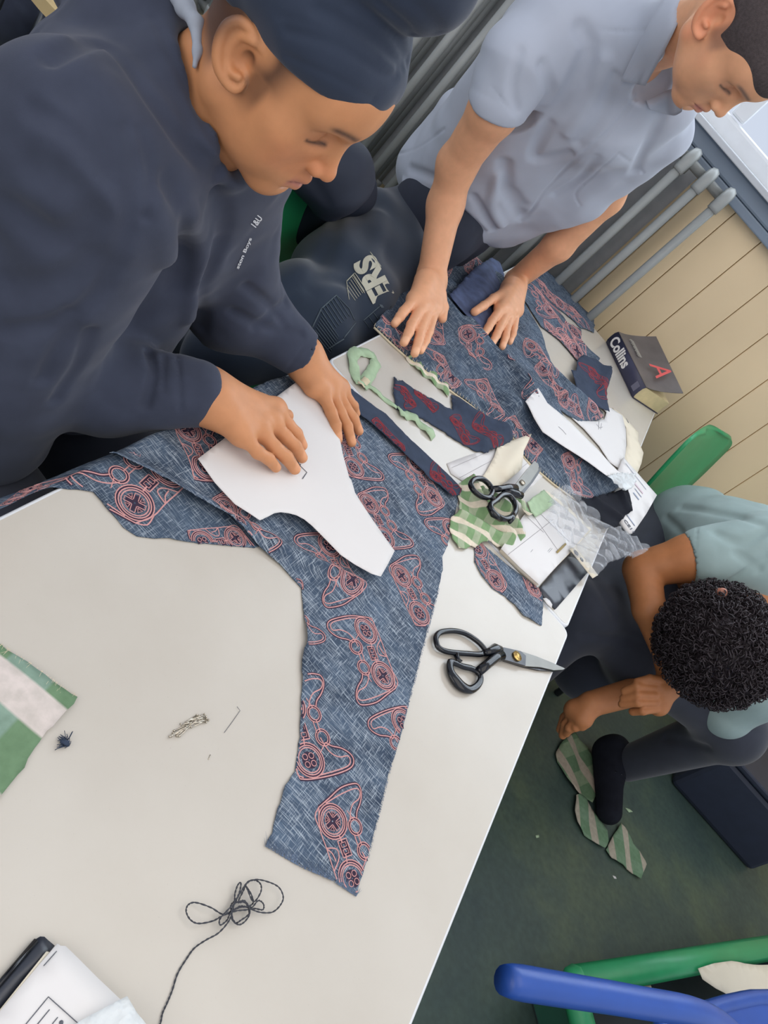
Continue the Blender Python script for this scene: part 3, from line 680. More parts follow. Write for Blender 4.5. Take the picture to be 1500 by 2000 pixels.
ln += [(px2(q, zp), .0006, 2, .0001) for q in ([(1037, 1078), (1041, 1073)], [(1070, 1077), (1076, 1070)], [(1072, 1079), (1079, 1071)])]
paper('top_page', o, .0105, [M_paper, M_line, M_pencil], pad, th=.0006, ribbons=ln)
mb = MB(); c = Z(1099, 1068, zp + .001); e = Z(1105, 1062, zp + .001); mb.tube([Z(1088, 1079, zp + .0015), e], .0022, 6, flat=.4); mb.build('brown_tab', mat('ochre card tab', (160, 142, 92), .7), pad)
o = [(1050, 1150), (1113, 1077), (1146, 1119), (1083, 1191), (1060, 1167)]
fol = paper('black_folder', o, .0006, M_black, th=.003); tag(fol, 'shiny black plastic folder below the paper pad at the edge of the far table', 'folder')
o = [(1060, 1169), (1066, 1168), (1073, 1173), (1078, 1181), (1077, 1188), (1068, 1180)]
tag(paper('white_scrap', o, .004, M_paper, th=.0005), 'small rounded white scrap on the corner of the black folder', 'paper')
o = [(1049, 759), (1026, 784), (1031, 792), (1043, 816), (1060, 844), (1080, 858), (1099, 870), (1120, 884), (1148, 902), (1167, 916), (1185, 929), (1213, 927), (1204, 919), (1190, 905), (1167, 881), (1140, 853), (1111, 825), (1090, 806), (1068, 788)]
zq = TT + .038
mk = [(px2([(1090, 834), (1098, 841), (1105, 849)], zq), .0009, 1, .0001)]
hq = ridges([([(1040, 780), (1190, 925)], .05, .006)], .0)
tag(sheet('pattern_piece', px2(o, zq), hq, [M_paper, M_pencil], None, .0006, .01, 0, TT + .037, mk), 'pointed white pattern piece lying diagonally over the printed fabric on the far table', 'paper pattern')
o = [(1101, 797), (1118, 806), (1135, 819), (1180, 819), (1184, 806), (1168, 789), (1194, 798), (1215, 812), (1222, 840), (1223, 870), (1219, 900), (1216, 921), (1190, 903), (1170, 872), (1140, 838), (1118, 818)]
mk = [(px2(q, TT + .006), .0008, 1, .0001) for q in ([(1166, 828), (1172, 835), (1178, 833)], [(1171, 822), (1170, 838)], [(1176, 826), (1174, 838)])]
tag(paper('pattern_sheet', o, .003, [M_paper, M_pencil], th=.0006, ribbons=mk), 'white pattern sheet with small pencil marks beside the turned-back navy corner', 'paper pattern')
o = [(1196, 797), (1215, 810), (1246, 846), (1246, 862), (1256, 885), (1252, 905), (1240, 935), (1222, 918), (1215, 900), (1224, 870), (1222, 835)]
tag(paper('cream_sheet', o, .001, M_cream, th=.0012), 'large cream sheet hanging over the right edge of the far table', 'paper')
# printed card
o = [(1218, 893), (1222, 898), (1283, 967), (1262, 1004), (1240, 1036), (1236, 1041), (1230, 1041), (1213, 1019), (1205, 985), (1200, 940)]
zc = TT + .012; card = empty('printed_card', Z(1240, 970, zc), 'white printed card with grey and pink bars overhanging the right edge beside the green chair', 'card')
sheet('card_stack', px2(o, zc), flat0, M_paper, card, .006, .03, 0, zc - .006)
mb = MB()
def bar(a, b, w, mb, z=zc + .0012):
    A = np.array(Z(*a, z)); B_ = np.array(Z(*b, z)); t = (B_ - A) / np.linalg.norm(B_ - A); n = np.array([-t[1], t[0], 0]) * w / 2; u = np.array([0, 0, .0004])
    mb.add([A + n, A - n, B_ - n, B_ + n, A + n + u, A - n + u, B_ - n + u, B_ + n + u], [(4, 5, 6, 7), (0, 1, 5, 4), (2, 3, 7, 6), (1, 2, 6, 5), (3, 0, 4, 7)])
M_bar = mat('blue grey print', (150, 160, 180), .7); M_bar2 = mat('pink grey print', (206, 186, 196), .7)
for a_, b_, w_ in (((1222, 905), (1262, 956), .002), ((1237, 962), (1248, 976), .006), ((1240, 954), (1253, 971), .003), ((1224, 1005), (1240, 1027), .004)): mb = MB(); bar(a_, b_, w_, mb); mb.build('grey_bar', M_bar, card)
mb = MB(); bar((1238, 942), (1256, 964), .007, mb); mb.build('pink_bar', M_bar2, card)
a = np.array(Z(1232, 1035, zc + .001)); b = np.array(Z(1221, 1013, zc + .001))
xd = np.array(Z(1234, 1030, zc)) - np.array(Z(1221, 1012, zc))
put_text('CE11', Z(1218, 1016, zc + .0012), xd, np.cross([0, 0, 1], xd), .019, M_pencil, card, bold=True, sx=.85)
# black cotton, film
o = [(1120, 962), (1154, 972), (1200, 958), (1231, 953), (1239, 993), (1216, 1012), (1209, 1025), (1187, 1029), (1170, 1010), (1148, 995), (1135, 980)]
tag(sheet('black_cloth', px2(o, TT + .02), ridges([([(1150, 985), (1200, 1020)], .012, .008), ([(1200, 970), (1215, 1005)], .012, .01)], .004), M_blackc, None, .0015, .008, .001, TT + .009), 'small black cloth piece between the clear bag and the printed card', 'fabric')
M_film = NT('crinkled clear film'); M_film.b.inputs['Base Color'].default_value = (.9, .94, 1, 1); M_film.b.inputs['Roughness'].default_value = .12; M_film.b.inputs['Alpha'].default_value = .14; M_film.b.inputs['Specular IOR Level'].default_value = 1.0; M_film.b.inputs['Coat Weight'].default_value = 1
M_film.bump(M_film.noise(M_film.coord(), 55, 4, .7), 1.0, .02); M_film = M_film.m
M_filmw = NT('frosted film'); M_filmw.b.inputs['Base Color'].default_value = (.86, .9, .9, 1); M_filmw.b.inputs['Roughness'].default_value = .35; M_filmw.b.inputs['Alpha'].default_value = .6
M_filmw.bump(M_filmw.noise(M_filmw.coord(), 60, 3), .8, .01); M_filmw = M_filmw.m
def crink(z, a, f):
    def hf(x, y):
        x = np.asarray(x); y = np.asarray(y)
        return z + a * np.abs(np.sin(x * f + 2 * np.sin(y * f * .7))) + a * np.abs(np.sin(y * f * 1.3 + 2.2 * np.sin(x * f * .6) + 1))
    return hf
o = [(1180, 935), (1200, 928), (1232, 930), (1236, 945), (1228, 958), (1215, 963), (1205, 955)]
tag(sheet('film_scrap', px2(o, TT + .03), crink(0, .006, 120), M_filmw, None, .0004, .004, 0, TT + .032), 'torn piece of frosted film at the tip of the printed fabric', 'plastic film')
bagt = empty('clear_bag', Z(1150, 1040, TT), 'crinkled clear plastic bag with a punched cream header lying over the paper pad', 'plastic bag')
o = [(1068, 1018), (1075, 985), (1082, 957), (1100, 950), (1120, 958), (1140, 980), (1157, 1000), (1172, 1015), (1187, 1030), (1207, 1032), (1223, 1040), (1245, 1055), (1266, 1072), (1258, 1080), (1248, 1085), (1215, 1090), (1190, 1098), (1176, 1112), (1163, 1127), (1140, 1100), (1115, 1072), (1090, 1045)]
sheet('film', px2(o, TT + .03), crink(.0, .011, 75), M_film, bagt, .0003, .0045, 0, TT + .018)
o = [(1112, 1073), (1122, 1068), (1145, 1095), (1167, 1124), (1157, 1130), (1135, 1103)]
mb = MB(); hd = paper('header_strip', o, .016, M_cream, bagt, th=.0012)
for q, r in (((1125, 1080), .006), ((1136, 1093), .0045)):
    mb = MB(); c = Z(*q, TT + .0176); mb.tube([c, c + np.array([0, 0, .0006])], r, 14); mb.build('punch_hole', M_black, bagt)
# green square and crumpled check cloth
o = [(1029, 982), (1045, 968), (1060, 958), (1072, 970), (1084, 984), (1065, 998), (1045, 1011), (1036, 1000)]
tag(sheet('green_square', px2(o, TT + .014), ridges([([(1040, 970), (1070, 1000)], .02, .004)], .002), [M_greenp], None, .001, .006, .0006, TT + .012), 'small square of plain green cloth on the paper pad', 'fabric')
tag(strip([(1008, 968), (1018, 985), (1034, 1008)], .02, .004, seed=9, z=TT + .014).build('cream_green_strip', M_green2), 'short cream and green strip beside the small green square', 'fabric')
o = [(901, 938), (918, 934), (936, 950), (955, 962), (985, 975), (1005, 995), (1012, 1020), (1019, 1052), (1015, 1070), (997, 1070), (978, 1062), (960, 1054), (938, 1062), (905, 1066), (890, 1045), (884, 1028), (887, 1004), (905, 990), (902, 965)]
hc = ridges([([(905, 945), (930, 1000), (985, 1060)], .010, .024), ([(890, 1010), (940, 1040), (975, 1060)], .010, .016), ([(930, 955), (985, 1000), (1012, 1060)], .012, .016), ([(900, 1040), (940, 1055)], .012, .01)], .002)
tag(sheet('crumpled_check_cloth', px2(o, TT + .012), hc, [M_green2, M_hem], None, .001, .005, .0012, TT + .001, fray=[(0, px2([(1019, 1052), (960, 1054), (905, 1066), (884, 1028)], TT), 400, .008, 1)]), 'crumpled green check cloth under the looped handles of the open scissors', 'fabric')

# ---- shears and scissors
def zs(pts, sc, ox, oy, z): return [np.array(Z(ox + x / sc, oy + y / sc, z)) for x, y in pts]
sh = empty('fabric_shears', Z(960, 1280, TT), 'long black-handled shears with blades pointing over the right edge of the near table', 'shears')
q = lambda pts, z=.006: zs(pts, 5.357, 840, 1200, TT + z)
mb = MB(); lp = cr(q([(70, 310), (62, 240), (110, 188), (240, 172), (360, 198), (470, 262), (545, 330), (578, 388), (520, 418), (400, 412), (270, 402), (160, 385), (95, 352)]), 5, True); mb.tube(lp, .0042, 10, closed=True, flat=.8)
mb.tube(q([(570, 405), (620, 392), (680, 365), (735, 372)], .008), [.0045, .006, .0085, .006], 12); mb.tube(q([(270, 410), (290, 470), (310, 505)]), [.004, .0035, .005], 8)
mb.build('upper_handle', M_blackp, sh)
mb = MB(); lp = cr(q([(215, 500), (215, 590), (262, 680), (335, 755), (420, 785), (495, 745), (530, 672), (505, 605), (430, 565), (345, 545), (275, 515)]), 5, True); n = len(lp)
mb.tube(lp, [.0048 + .0042 * math.exp(-(((i / n) - .22) / .14) ** 2) for i in range(n)], 12, closed=True, flat=.6)
mb.tube(q([(505, 600), (590, 530), (680, 455), (745, 430)], .008), [.0065, .0068, .0072, .008], 12); mb.build('lower_handle', M_blackp, sh)
def plate(pts, z0, z1, m, name, par, tw=None):
    A = [Z(*p, z0) for p in pts]; mb = MB(); mb.prism([(a[0], a[1]) for a in A], z0, z1); return mb.build(name, m, par)
def zpx(pts, sc=5.357, ox=840, oy=1200): return [(ox + x / sc, oy + y / sc) for x, y in pts]
plate(zpx([(720, 410), (750, 352), (935, 392), (1100, 445), (1250, 505), (1400, 572), (1380, 585), (1280, 590), (1150, 560), (985, 548), (760, 482)]), TT + .0045, TT + .0068, M_steel, 'upper_blade', sh)
plate(zpx([(730, 440), (985, 440), (1150, 520), (1395, 578), (1290, 602), (1130, 592), (980, 560), (760, 492)]), TT + .0015, TT + .0043, M_steeld, 'lower_blade', sh)
plate(zpx([(722, 410), (752, 352), (935, 392), (990, 440), (985, 545), (760, 480)]), TT + .0069, TT + .0095, M_steeld, 'pivot_plate', sh)
mb = MB(); c = Z(*zpx([(905, 440)])[0], TT + .0095); mb.tube([c, c + np.array([0, 0, .0025])], .0078, 20); mb.tube([c, c + np.array([0, 0, .0042])], .0048, 20); mb.build('brass_screw', M_brass, sh)
s2 = empty('open_scissors', Z(980, 980, TT + .03), 'black-handled scissors with large finger loops resting on the crumpled check cloth', 'scissors')
q = lambda pts, z=.034: zs(pts, 6.25, 880, 860, TT + z)
mb = MB(); mb.tube(cr(q([(250, 520), (310, 468), (400, 480), (480, 550), (510, 630), (470, 692), (390, 690), (310, 640), (262, 580)]), 5, True), .0048, 10, closed=True); mb.tube(q([(500, 600), (600, 590), (700, 575), (790, 590)]), [.006, .006, .007, .008], 10)
mb.tube(q([(480, 690), (530, 720), (590, 735)]), [.005, .004, .0035], 8); mb.build('upper_handle', M_blackp, s2)
mb = MB(); mb.tube(cr(q([(490, 790), (560, 730), (640, 665), (720, 680), (780, 760), (795, 850), (750, 930), (660, 960), (570, 925), (505, 860)]), 5, True), .0052, 10, closed=True); mb.tube(q([(660, 640), (740, 630), (800, 655), (860, 675)]), [.005, .006, .007, .007], 10)
mb.tube(q([(770, 900), (745, 950), (720, 1005)]), [.005, .006, .003], 8); mb.tube(q([(460, 800), (520, 900), (620, 965)]), [.004, .006, .005], 8); mb.build('lower_handle', M_blackp, s2)
z2 = lambda pts: zpx(pts, 6.25, 880, 860)
plate(z2([(770, 560), (890, 400), (1010, 262), (1060, 300), (1060, 370), (960, 520), (840, 640)]), TT + .034, TT + .037, M_steel, 'upper_blade', s2)
plate(z2([(820, 620), (960, 480), (1075, 340), (1095, 365), (985, 530), (875, 665)]), TT + .030, TT + .0335, M_steeld, 'lower_blade', s2)
mb = MB(); c = Z(*z2([(872, 520)])[0], TT + .037); mb.tube([c, c + np.array([0, 0, .003])], .0055, 16); mb.build('pivot_screw', M_pin, s2)

# ---- pins
def pin(mb, a, b, z0, z1):
    A = Z(*a, TT + z0); B_ = Z(*b, TT + z1); d = (B_ - A) / np.linalg.norm(B_ - A); mb.tube([A, A + (B_ - A) * .86, B_], [.00062, .0006, .0001], 8); mb.tube([A - d * .0003, A + d * .0005], .0012, 8)
pz = lambda x, y: (300 + x / 8.333, 1380 + y / 8.333)
pl = [((705, 140), (490, 270)), ((735, 145), (520, 262)), ((830, 125), (630, 215)), ((855, 165), (640, 228)), ((860, 195), (700, 215)), ((895, 220), (720, 240)), ((858, 255), (640, 262)), ((440, 285), (640, 262)), ((330, 395), (560, 290)), ((315, 435), (590, 305)), ((345, 440), (600, 330)), ((262, 490), (540, 345)), ((285, 488), (560, 360)), ((375, 480), (540, 330)), ((410, 485), (560, 345)), ((425, 480), (610, 300)), ((530, 320), (720, 230)), ((620, 220), (820, 135)), ((610, 335), (800, 255)), ((300, 470), (520, 330)), ((640, 215), (450, 320)), ((580, 330), (740, 180))]
pin_lb = 'short steel pins in the loose heap on the near table'
for i, (a, b) in enumerate(pl):
    mb = MB(); pin(mb, pz(*a), pz(*b), .0008 + .0005 * (i % 4), .0006 + .0005 * ((i * 3) % 4)); o = mb.build('steel_pin', M_pin); tag(o, 'short steel pin in the small heap of pins on the near table', 'pin', 'heap of steel pins on the near table')
mb = MB(); mb.tube([Z(463, 1380, TT + .0008), Z(469, 1388, TT + .0008), Z(455, 1408, TT + .0006), Z(438, 1431, TT + .0006)], .00025, 5); tag(mb.build('hair_thread', M_pencil), 'very thin bent grey thread right of the pins', 'thread')
mb = MB(); mb.tube([Z(411, 1474, TT + .0005), Z(407, 1484, TT + .0005)], .0004, 5); tag(mb.build('pin_fragment', M_pin), 'tiny broken pin end lying alone below the heap of pins', 'pin')
# ---- fluff
mb = MB(); rnd = random.Random(3)
for i in range(46):
    a = np.array(Z(128 + rnd.uniform(-6, 8), 1452 + rnd.uniform(-6, 6), TT + .001)); an = rnd.uniform(1.8, 4.6); l = rnd.uniform(.003, .010)
    b = a + np.array([math.cos(an) * l, math.sin(an) * l, rnd.uniform(0, .003)]); mb.tube([a, (a + b) / 2 + np.array([0, 0, .001]), b], .0003, 4)
mb.tube([Z(118, 1447, TT + .002), Z(132, 1452, TT + .003), Z(133, 1458, TT + .002)], [.0015, .0028, .001], 6); tag(mb.build('navy_fluff', M_back), 'tuft of dark navy fluff near the green check cloth on the near table', 'fluff')
# ---- tangled thread
th = [(540, 2010), (570, 1990 - 60 + 2000 - 2000), ]
T_ = lambda pts: [(280 + x / 4.412, 1650 + y / 4.412) for x, y in pts]
path = T_([(90, 1640), (145, 1540), (165, 1450), (210, 1350), (250, 1250), (295, 1110), (370, 985), (440, 890), (540, 820), (640, 765), (720, 680), (760, 600), (755, 520), (800, 470), (830, 400), (840, 330), (815, 345), (790, 420), (785, 500), (760, 620), (800, 680), (850, 680), (905, 620), (915, 550), (860, 490), (800, 500), (730, 560), (660, 640), (665, 690), (720, 650), (750, 590), (830, 530), (900, 540), (1000, 580),
           (1110, 580), (1180, 520), (1205, 450), (1170, 370), (1090, 325), (980, 300), (900, 325), (860, 400), (820, 490), (870, 480), (930, 540), (990, 480), (1035, 510), (1030, 560), (960, 550), (900, 560), (800, 570), (690, 600), (580, 540), (450, 498), (385, 520), (370, 580), (410, 650), (480, 678), (600, 655), (680, 610), (760, 570), (830, 540), (900, 530), (945, 500), (930, 430), (890, 365), (900, 390), (950, 490), (1010, 410), (1010, 340), (960, 305), (900, 320), (850, 390), (800, 480), (760, 580), (790, 670), (840, 650), (910, 590), (880, 500), (820, 500)])
rnd = random.Random(8); n = len(path)
P = cr([Z(x, y, TT + .0012 + (0 if i < 8 else .002 + .004 * abs(math.sin(i * 1.3)))) for i, (x, y) in enumerate(path)], 7)
mb = MB()
for ph in (0, math.pi):
    Q = []
    for i, p in enumerate(P):
        a = i * 1.1 + ph; Q.append(p + np.array([math.cos(a), math.sin(a), .4 * math.sin(a + 1)]) * .00035)
    mb.tube(Q, .00045, 5)
tag(mb.build('tangled_thread', mat('dark grey cotton thread', (62, 64, 70), .8, var=.15, vs=400)), 'loosely tangled dark grey thread trailing to the bottom edge of the near table', 'thread')
# ---- papers and folder bottom left
zf = TT
pf = empty('document_wallet', Z(60, 1900, zf), 'dark grey plastic wallet with white printed sheets at the bottom left corner', 'folder')
g = lambda pts: [(x / 4.6875, 1800 + y / 4.6875) for x, y in pts]
paper('wallet_cover', g([(-700, 1400), (0, 545), (320, 165), (345, 150), (385, 152), (420, 185), (480, 235), (0, 800), (-500, 1400)]), .0, M_black, pf, th=.004)
mb = MB(); mb.tube([Z(*p, zf + .004) for p in g([(-600, 1280), (0, 562), (330, 175)])], .0022, 6); mb.build('wallet_spine', M_blackp, pf)
paper('sheet_under', g([(-400, 1300), (415, 280), (440, 285), (900, 800), (1300, 1500), (300, 1700)]), .0045, M_cream, pf, th=.002)
ln = [(px2(g(q), zf + .009), .0007, 1, .0001) for q in ([(400, 405), (520, 270)], [(180, 1010), (445, 688), (710, 925), (980, 1160)], [(340, 945), (455, 805)], [(480, 938), (530, 875)])]
paper('top_sheet', g([(-300, 1300), (0, 815), (350, 400), (520, 205), (548, 225), (595, 228), (700, 330), (900, 530), (1085, 705), (1500, 1150), (1300, 1700)]), .007, [M_paper, M_pencil], pf, th=.001, ribbons=ln)
mb = MB(); c = Z(*g([(560, 925)])[0], zf + .0085); mb.tube([c, c + np.array([0, 0, .0003])], .0015, 12); mb.build('printed_dot', M_pencil, pf)
o = g([(600, 1000), (730, 910), (1000, 765), (1148, 688), (1240, 840), (1360, 980), (1600, 1400), (900, 1500)])
tag(sheet('clear_pocket', px2(o, zf + .014), ridges([([o[2], o[4]], .02, .003)], .002), M_filmw, None, .0005, .01, 0, zf + .011), 'frosted plastic pocket corner on top of the white sheets at the bottom left', 'plastic film')

# ---- dictionary
bk = empty('dictionary', Z(1230, 730, TT), 'thick dark blue paperback dictionary lying at the far right corner by the wall', 'book')
M_cov = mat('dark blue glossy cover', (52, 54, 78), .4, var=.1, vs=20); M_covt = mat('grey brown photo cover', (104, 98, 96), .4, var=.16, vs=18); M_page = mat('yellowed page edges', (222, 204, 158), .8, var=.06, vs=50)
M_wt = mat('white print', (232, 230, 226), .6); M_rd = mat('coral red print', (226, 96, 92), .5)
A = Z(1182, 667, TT + .001); B_ = Z(1234, 776, TT + .001); hB = .047; dv = np.array([B_[0] - A[0], B_[1] - A[1], 0]); Ls = np.linalg.norm(dv); dv /= Ls; nv = np.array([-dv[1], dv[0], 0]); up = np.array([0, 0, 1.0])
if nv[1] < 0: nv = -nv
def bp(a, b, c): return A + dv * a * Ls + nv * b + up * c
mb = MB(); V = []; prof = [(.004, 0), (-.001, .01), (-.002, .024), (-.001, .038), (.004, hB)]
for a in (0, 1):
    for b, c in prof: V.append(bp(a, b, c))
for a in (0, 1):
    for b, c in prof: V.append(bp(a, b + .002, c))
n = 5; F_ = [(i, i + 1, n + i + 1, n + i) for i in range(n - 1)] + [(2 * n + i + 1, 2 * n + i, 3 * n + i, 3 * n + i + 1) for i in range(n - 1)]
F_ += [(i + 1, i, 2 * n + i, 2 * n + i + 1) for i in range(n - 1)] + [(n + i, n + i + 1, 3 * n + i + 1, 3 * n + i) for i in range(n - 1)]
mb.add(V, F_, True); mb.build('spine', M_cov, bk)
mb = MB(); dp = .125
def boxw(mb, a0, a1, b0, b1, c0, c1): 
    V = [bp(a, b, c) for a in (a0, a1) for b in (b0, b1) for c in (c0, c1)]
    mb.add(V, [(0, 1, 3, 2), (4, 6, 7, 5), (0, 4, 5, 1), (2, 3, 7, 6), (0, 2, 6, 4), (1, 5, 7, 3)])
boxw(mb, .01, .985, .004, dp, .002, hB - .002); mb.build('page_block', M_page, bk)
mb = MB(); boxw(mb, 0, 1, .003, dp + .003, 0, .0015); mb.build('back_cover', M_cov, bk)
NB = 10; V = []
C1 = D(1263, 671, 2.33); C2 = D(1329, 768, 2.20)
S1 = bp(0, .004, hB); S2 = bp(1, .004, hB)
for i in range(NB + 1):
    t = i / NB
    for j in range(9):
        s = j / 8; E0 = S1 + (S2 - S1) * s; lift = (t ** 1.5); P_ = E0 + nv * dp * .95 * t + up * (.001 + .055 * lift * (1 - .15 * s)) + dv * 0
        V.append(P_)
m = 9; V2 = [v + up * -.0012 for v in V]; F_ = []
for i in range(NB):
    for j in range(8):
        f = (i * m + j, i * m + j + 1, (i + 1) * m + j + 1, (i + 1) * m + j); F_ += [f, tuple(k + len(V) for k in f[::-1])]
mb = MB(); mb.add(V + V2, F_, True); mb.build('front_cover', M_covt, bk)
put_text('Collins', bp(.06, -.0026, .012), dv, up, .044, M_wt, bk, bold=.03, sx=1.0)
put_text('A', bp(.58, .046, hB + .024), dv, nv * .9 + up * .55, .085, M_rd, bk, bold=False, sx=1.1, ext=.0004)
mb = MB(); boxw(mb, .86, .95, -.0026, -.002, .012, .036); mb.build('barcode_panel', mat('grey print block', (108, 108, 126), .6), bk)
mb = MB()
for i in range(14):
    a = .12 + .022 * i; boxw(mb, a, a + .012, .030 + .002 * (i % 3), .052 + .004 * ((i * 5) % 3), hB + .010, hB + .0135)
mb.build('cover_lettering', mat('pale grey print', (170, 166, 156), .6), bk)
# tiny thing on the far table
mb = MB(); a = Z(1222, 818, TT + .001); mb.tube([a, Z(1227, 826, TT + .002)], .0018, 6); tag(mb.build('dark_snippet', M_back), 'tiny dark snippet on bare table near the dictionary', 'fabric')
# ================================================================== CHAIRS
M_gch = mat('green moulded plastic', (48, 156, 100), .38, var=.05, vs=20, bump=.1, bs=600)
M_bch = mat('blue moulded plastic', (36, 78, 160), .38, var=.05, vs=20, bump=.1, bs=600)
M_cleg = mat('grey chair tube', (80, 84, 88), .35, metal=.7)
def chair(name, loc, ang, m, label, sz=.43, grp=None):
    c = empty(name, (loc[0], loc[1], 0), label, 'chair', grp)
    prof = cr([(.205, sz - .02), (.19, sz), (.1, sz - .006), (0, sz - .014), (-.1, sz - .008), (-.165, sz + .02), (-.2, sz + .09), (-.215, sz + .18), (-.235, sz + .28), (-.25, sz + .35), (-.262, sz + .375)], 4)
    n = len(prof); m_ = 13; ca, sa = math.cos(ang), math.sin(ang)
    def P(i, j, off):
        x, z = prof[i]; t = i / (n - 1); w = .2 - .035 * math.exp(-((t - .58) / .12) ** 2)
        if t > .86: w *= math.sqrt(max(.0, 1 - ((t - .86) / .155) ** 2)) * .98 + .02
        if t < .08: w *= .9 + .1 * t / .08
        s = (j / (m_ - 1)) * 2 - 1; y = s * w; dip = .022 * s * s
        if t > .5: x += dip * 1.2
        else: z += dip * .7
        d = prof[min(i + 1, n - 1)] - prof[max(i - 1, 0)]; d = d / np.linalg.norm(d); x += -d[1] * off * -1; z += d[0] * off * -1 * -1
        return np.array([loc[0] + ca * x - sa * y, loc[1] + sa * x + ca * y, z])
    V = [P(i, j, 0) for i in range(n) for j in range(m_)] + [P(i, j, .012) for i in range(n) for j in range(m_)]; N = n * m_; Fc = []
    for i in range(n - 1):
        for j in range(m_ - 1):
            f = (i * m_ + j, i * m_ + j + 1, (i + 1) * m_ + j + 1, (i + 1) * m_ + j); Fc += [f, tuple(q + N for q in f[::-1])]
        Fc += [(i * m_, (i + 1) * m_, N + (i + 1) * m_, N + i * m_), ((i + 1) * m_ + m_ - 1, i * m_ + m_ - 1, N + i * m_ + m_ - 1, N + (i + 1) * m_ + m_ - 1)]
    for j in range(m_ - 1): Fc += [(j + 1, j, N + j, N + j + 1), ((n - 1) * m_ + j, (n - 1) * m_ + j + 1, N + (n - 1) * m_ + j + 1, N + (n - 1) * m_ + j)]
    mb = MB(); mb.add(V, Fc, True); mb.build('chair_shell', m, c)
    for sx, sy in ((.15, .15), (.15, -.15), (-.15, .15), (-.15, -.15)):
        a = [(sx * .6, sy * .7, sz - .03), (sx, sy, sz - .06), (sx * 1.25, sy * 1.2, .0)]
        mb = MB(); mb.tube([(loc[0] + ca * x - sa * y, loc[1] + sa * x + ca * y, z) for x, y, z in a], .011, 8); mb.build('leg', M_cleg, c)
    return c
grpc = 'moulded school chairs'
chair('plastic_chair', (.75, 2.36), -.42, M_gch, 'green plastic chair with its back rising between the far table and the wall', .42)
chair('plastic_chair', (-.30, 1.44), -.10, M_gch, 'green plastic chair glimpsed behind the navy hoodie under the dark sweatshirt', .43)
bc = empty('blue_chair', (.98, .62, 0), 'blue moulded chair at the lower right corner with a long round-ended rail', 'chair')
zs_ = .44; q_ = [Z(*p, zs_) for p in ((1300, 2030), (1335, 1990), (1400, 1968), (1450, 1954), (1520, 1946), (1700, 1960), (1720, 2230), (1300, 2260))]
mb = MB(); mb.tube(cr([Z(984, 1914, .60), Z(1100, 1933, .60), Z(1250, 1958, .60), Z(1370, 1982, .59), Z(1440, 2030, .52), Z(1480, 2080, .45)], 5), [.017, .0195] + [.0205] * 24, 14); mb.build('rail', M_bch, bc)
mb = MB(); mb.prism([(p[0], p[1]) for p in q_][::-1], zs_ - .03, zs_ - .008); mb.tube(cr([p - np.array([0, 0, .016]) for p in q_], 3, True), .016, 8, closed=True); mb.build('seat', M_bch, bc)
for p in (q_[1], q_[4], q_[6], q_[7]):
    p = p * .8 + sum(q_) / 8 * .2; mb = MB(); mb.tube([(p[0], p[1], zs_ - .03), (p[0], p[1], 0)], .012, 8); mb.build('leg', M_cleg, bc)
# green slatted tray on the floor
tr = empty('green_crate', (1.5, 1.55, 0), 'green plastic crate on the floor at the lower right behind the blue chair', 'crate')
a = Z(1115, 1918, .12); b = Z(1500, 1852, .12); dx = (b - a); dx[2] = 0; dx /= np.linalg.norm(dx); dy = np.array([dx[1], -dx[0], 0])
def crp(u, v, z): return np.array([a[0], a[1], 0]) + dx * u + dy * v + np.array([0, 0, z])
mb = MB()
for v in (0.0, .34): mb.tube([crp(.02, v, z_) for z_ in (.12,)] + [crp(1.1, v, .12)], .032, 8, flat=.7)
mb.tube(cr([crp(.03, 0, .12), crp(0.0, .03, .12), crp(0.0, .31, .12), crp(.03, .34, .12)], 5), .032, 8, flat=.7); mb.tube([crp(1.1, 0, .12), crp(1.1, .34, .12)], .02, 8); mb.build('rim', M_gch, tr)
mb = MB(); 
for v in (0.0, .34): mb.box(tuple(crp(.55, v, .062)), (1.1, .006, .11), Matrix(((dx[0], -dx[1], 0), (dx[1], dx[0], 0), (0, 0, 1))), bev=0)
for u in (0.0, 1.1): mb.box(tuple(crp(u, .17, .062)), (.006, .34, .11), Matrix(((dx[0], -dx[1], 0), (dx[1], dx[0], 0), (0, 0, 1))), bev=0)
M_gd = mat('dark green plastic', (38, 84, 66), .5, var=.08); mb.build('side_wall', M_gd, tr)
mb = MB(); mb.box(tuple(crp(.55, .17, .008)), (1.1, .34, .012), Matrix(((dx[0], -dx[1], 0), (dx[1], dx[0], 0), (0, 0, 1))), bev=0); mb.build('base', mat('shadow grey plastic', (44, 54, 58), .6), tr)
mb = MB(); mb.tube([crp(.12, .12, .075), crp(1.1, .12, .075)], .016, 8, flat=.6); mb.build('middle_rail', M_gch, tr)
o_ = [(1368, 1890), (1392, 1882), (1420, 1879), (1450, 1883), (1560, 1882), (1600, 1960), (1500, 1948), (1435, 1962), (1418, 1948), (1395, 1932), (1375, 1912)]
tag(sheet('cream_sheet', px2(o_, .15), lambda x, y: .012 * np.sin(np.asarray(x) * 22), M_cream, None, .0008, .02, 0, .15), 'cream paper sheet lying across the green crate at the lower right', 'paper')
def chip(pts, z, m, lb, n_='paper_scrap', cat='paper', th=.001):
    tag(sheet(n_, px2(pts, z), lambda x, y: np.zeros(np.shape(x)), m, None, th, .02, .0004, z), lb, cat)
chip([(1225, 1881), (1232, 1876), (1246, 1876), (1256, 1871), (1262, 1876), (1258, 1884), (1240, 1888), (1226, 1890)], .0005, mat('dusty pink paper', (186, 160, 146), .8), 'dusty pink torn scrap on the floor behind the green crate')
chip([(1208, 1935), (1215, 1932), (1270, 1924), (1272, 1929), (1215, 1941)], .095, M_hem, 'pale narrow strip lying on the middle rail of the green crate')
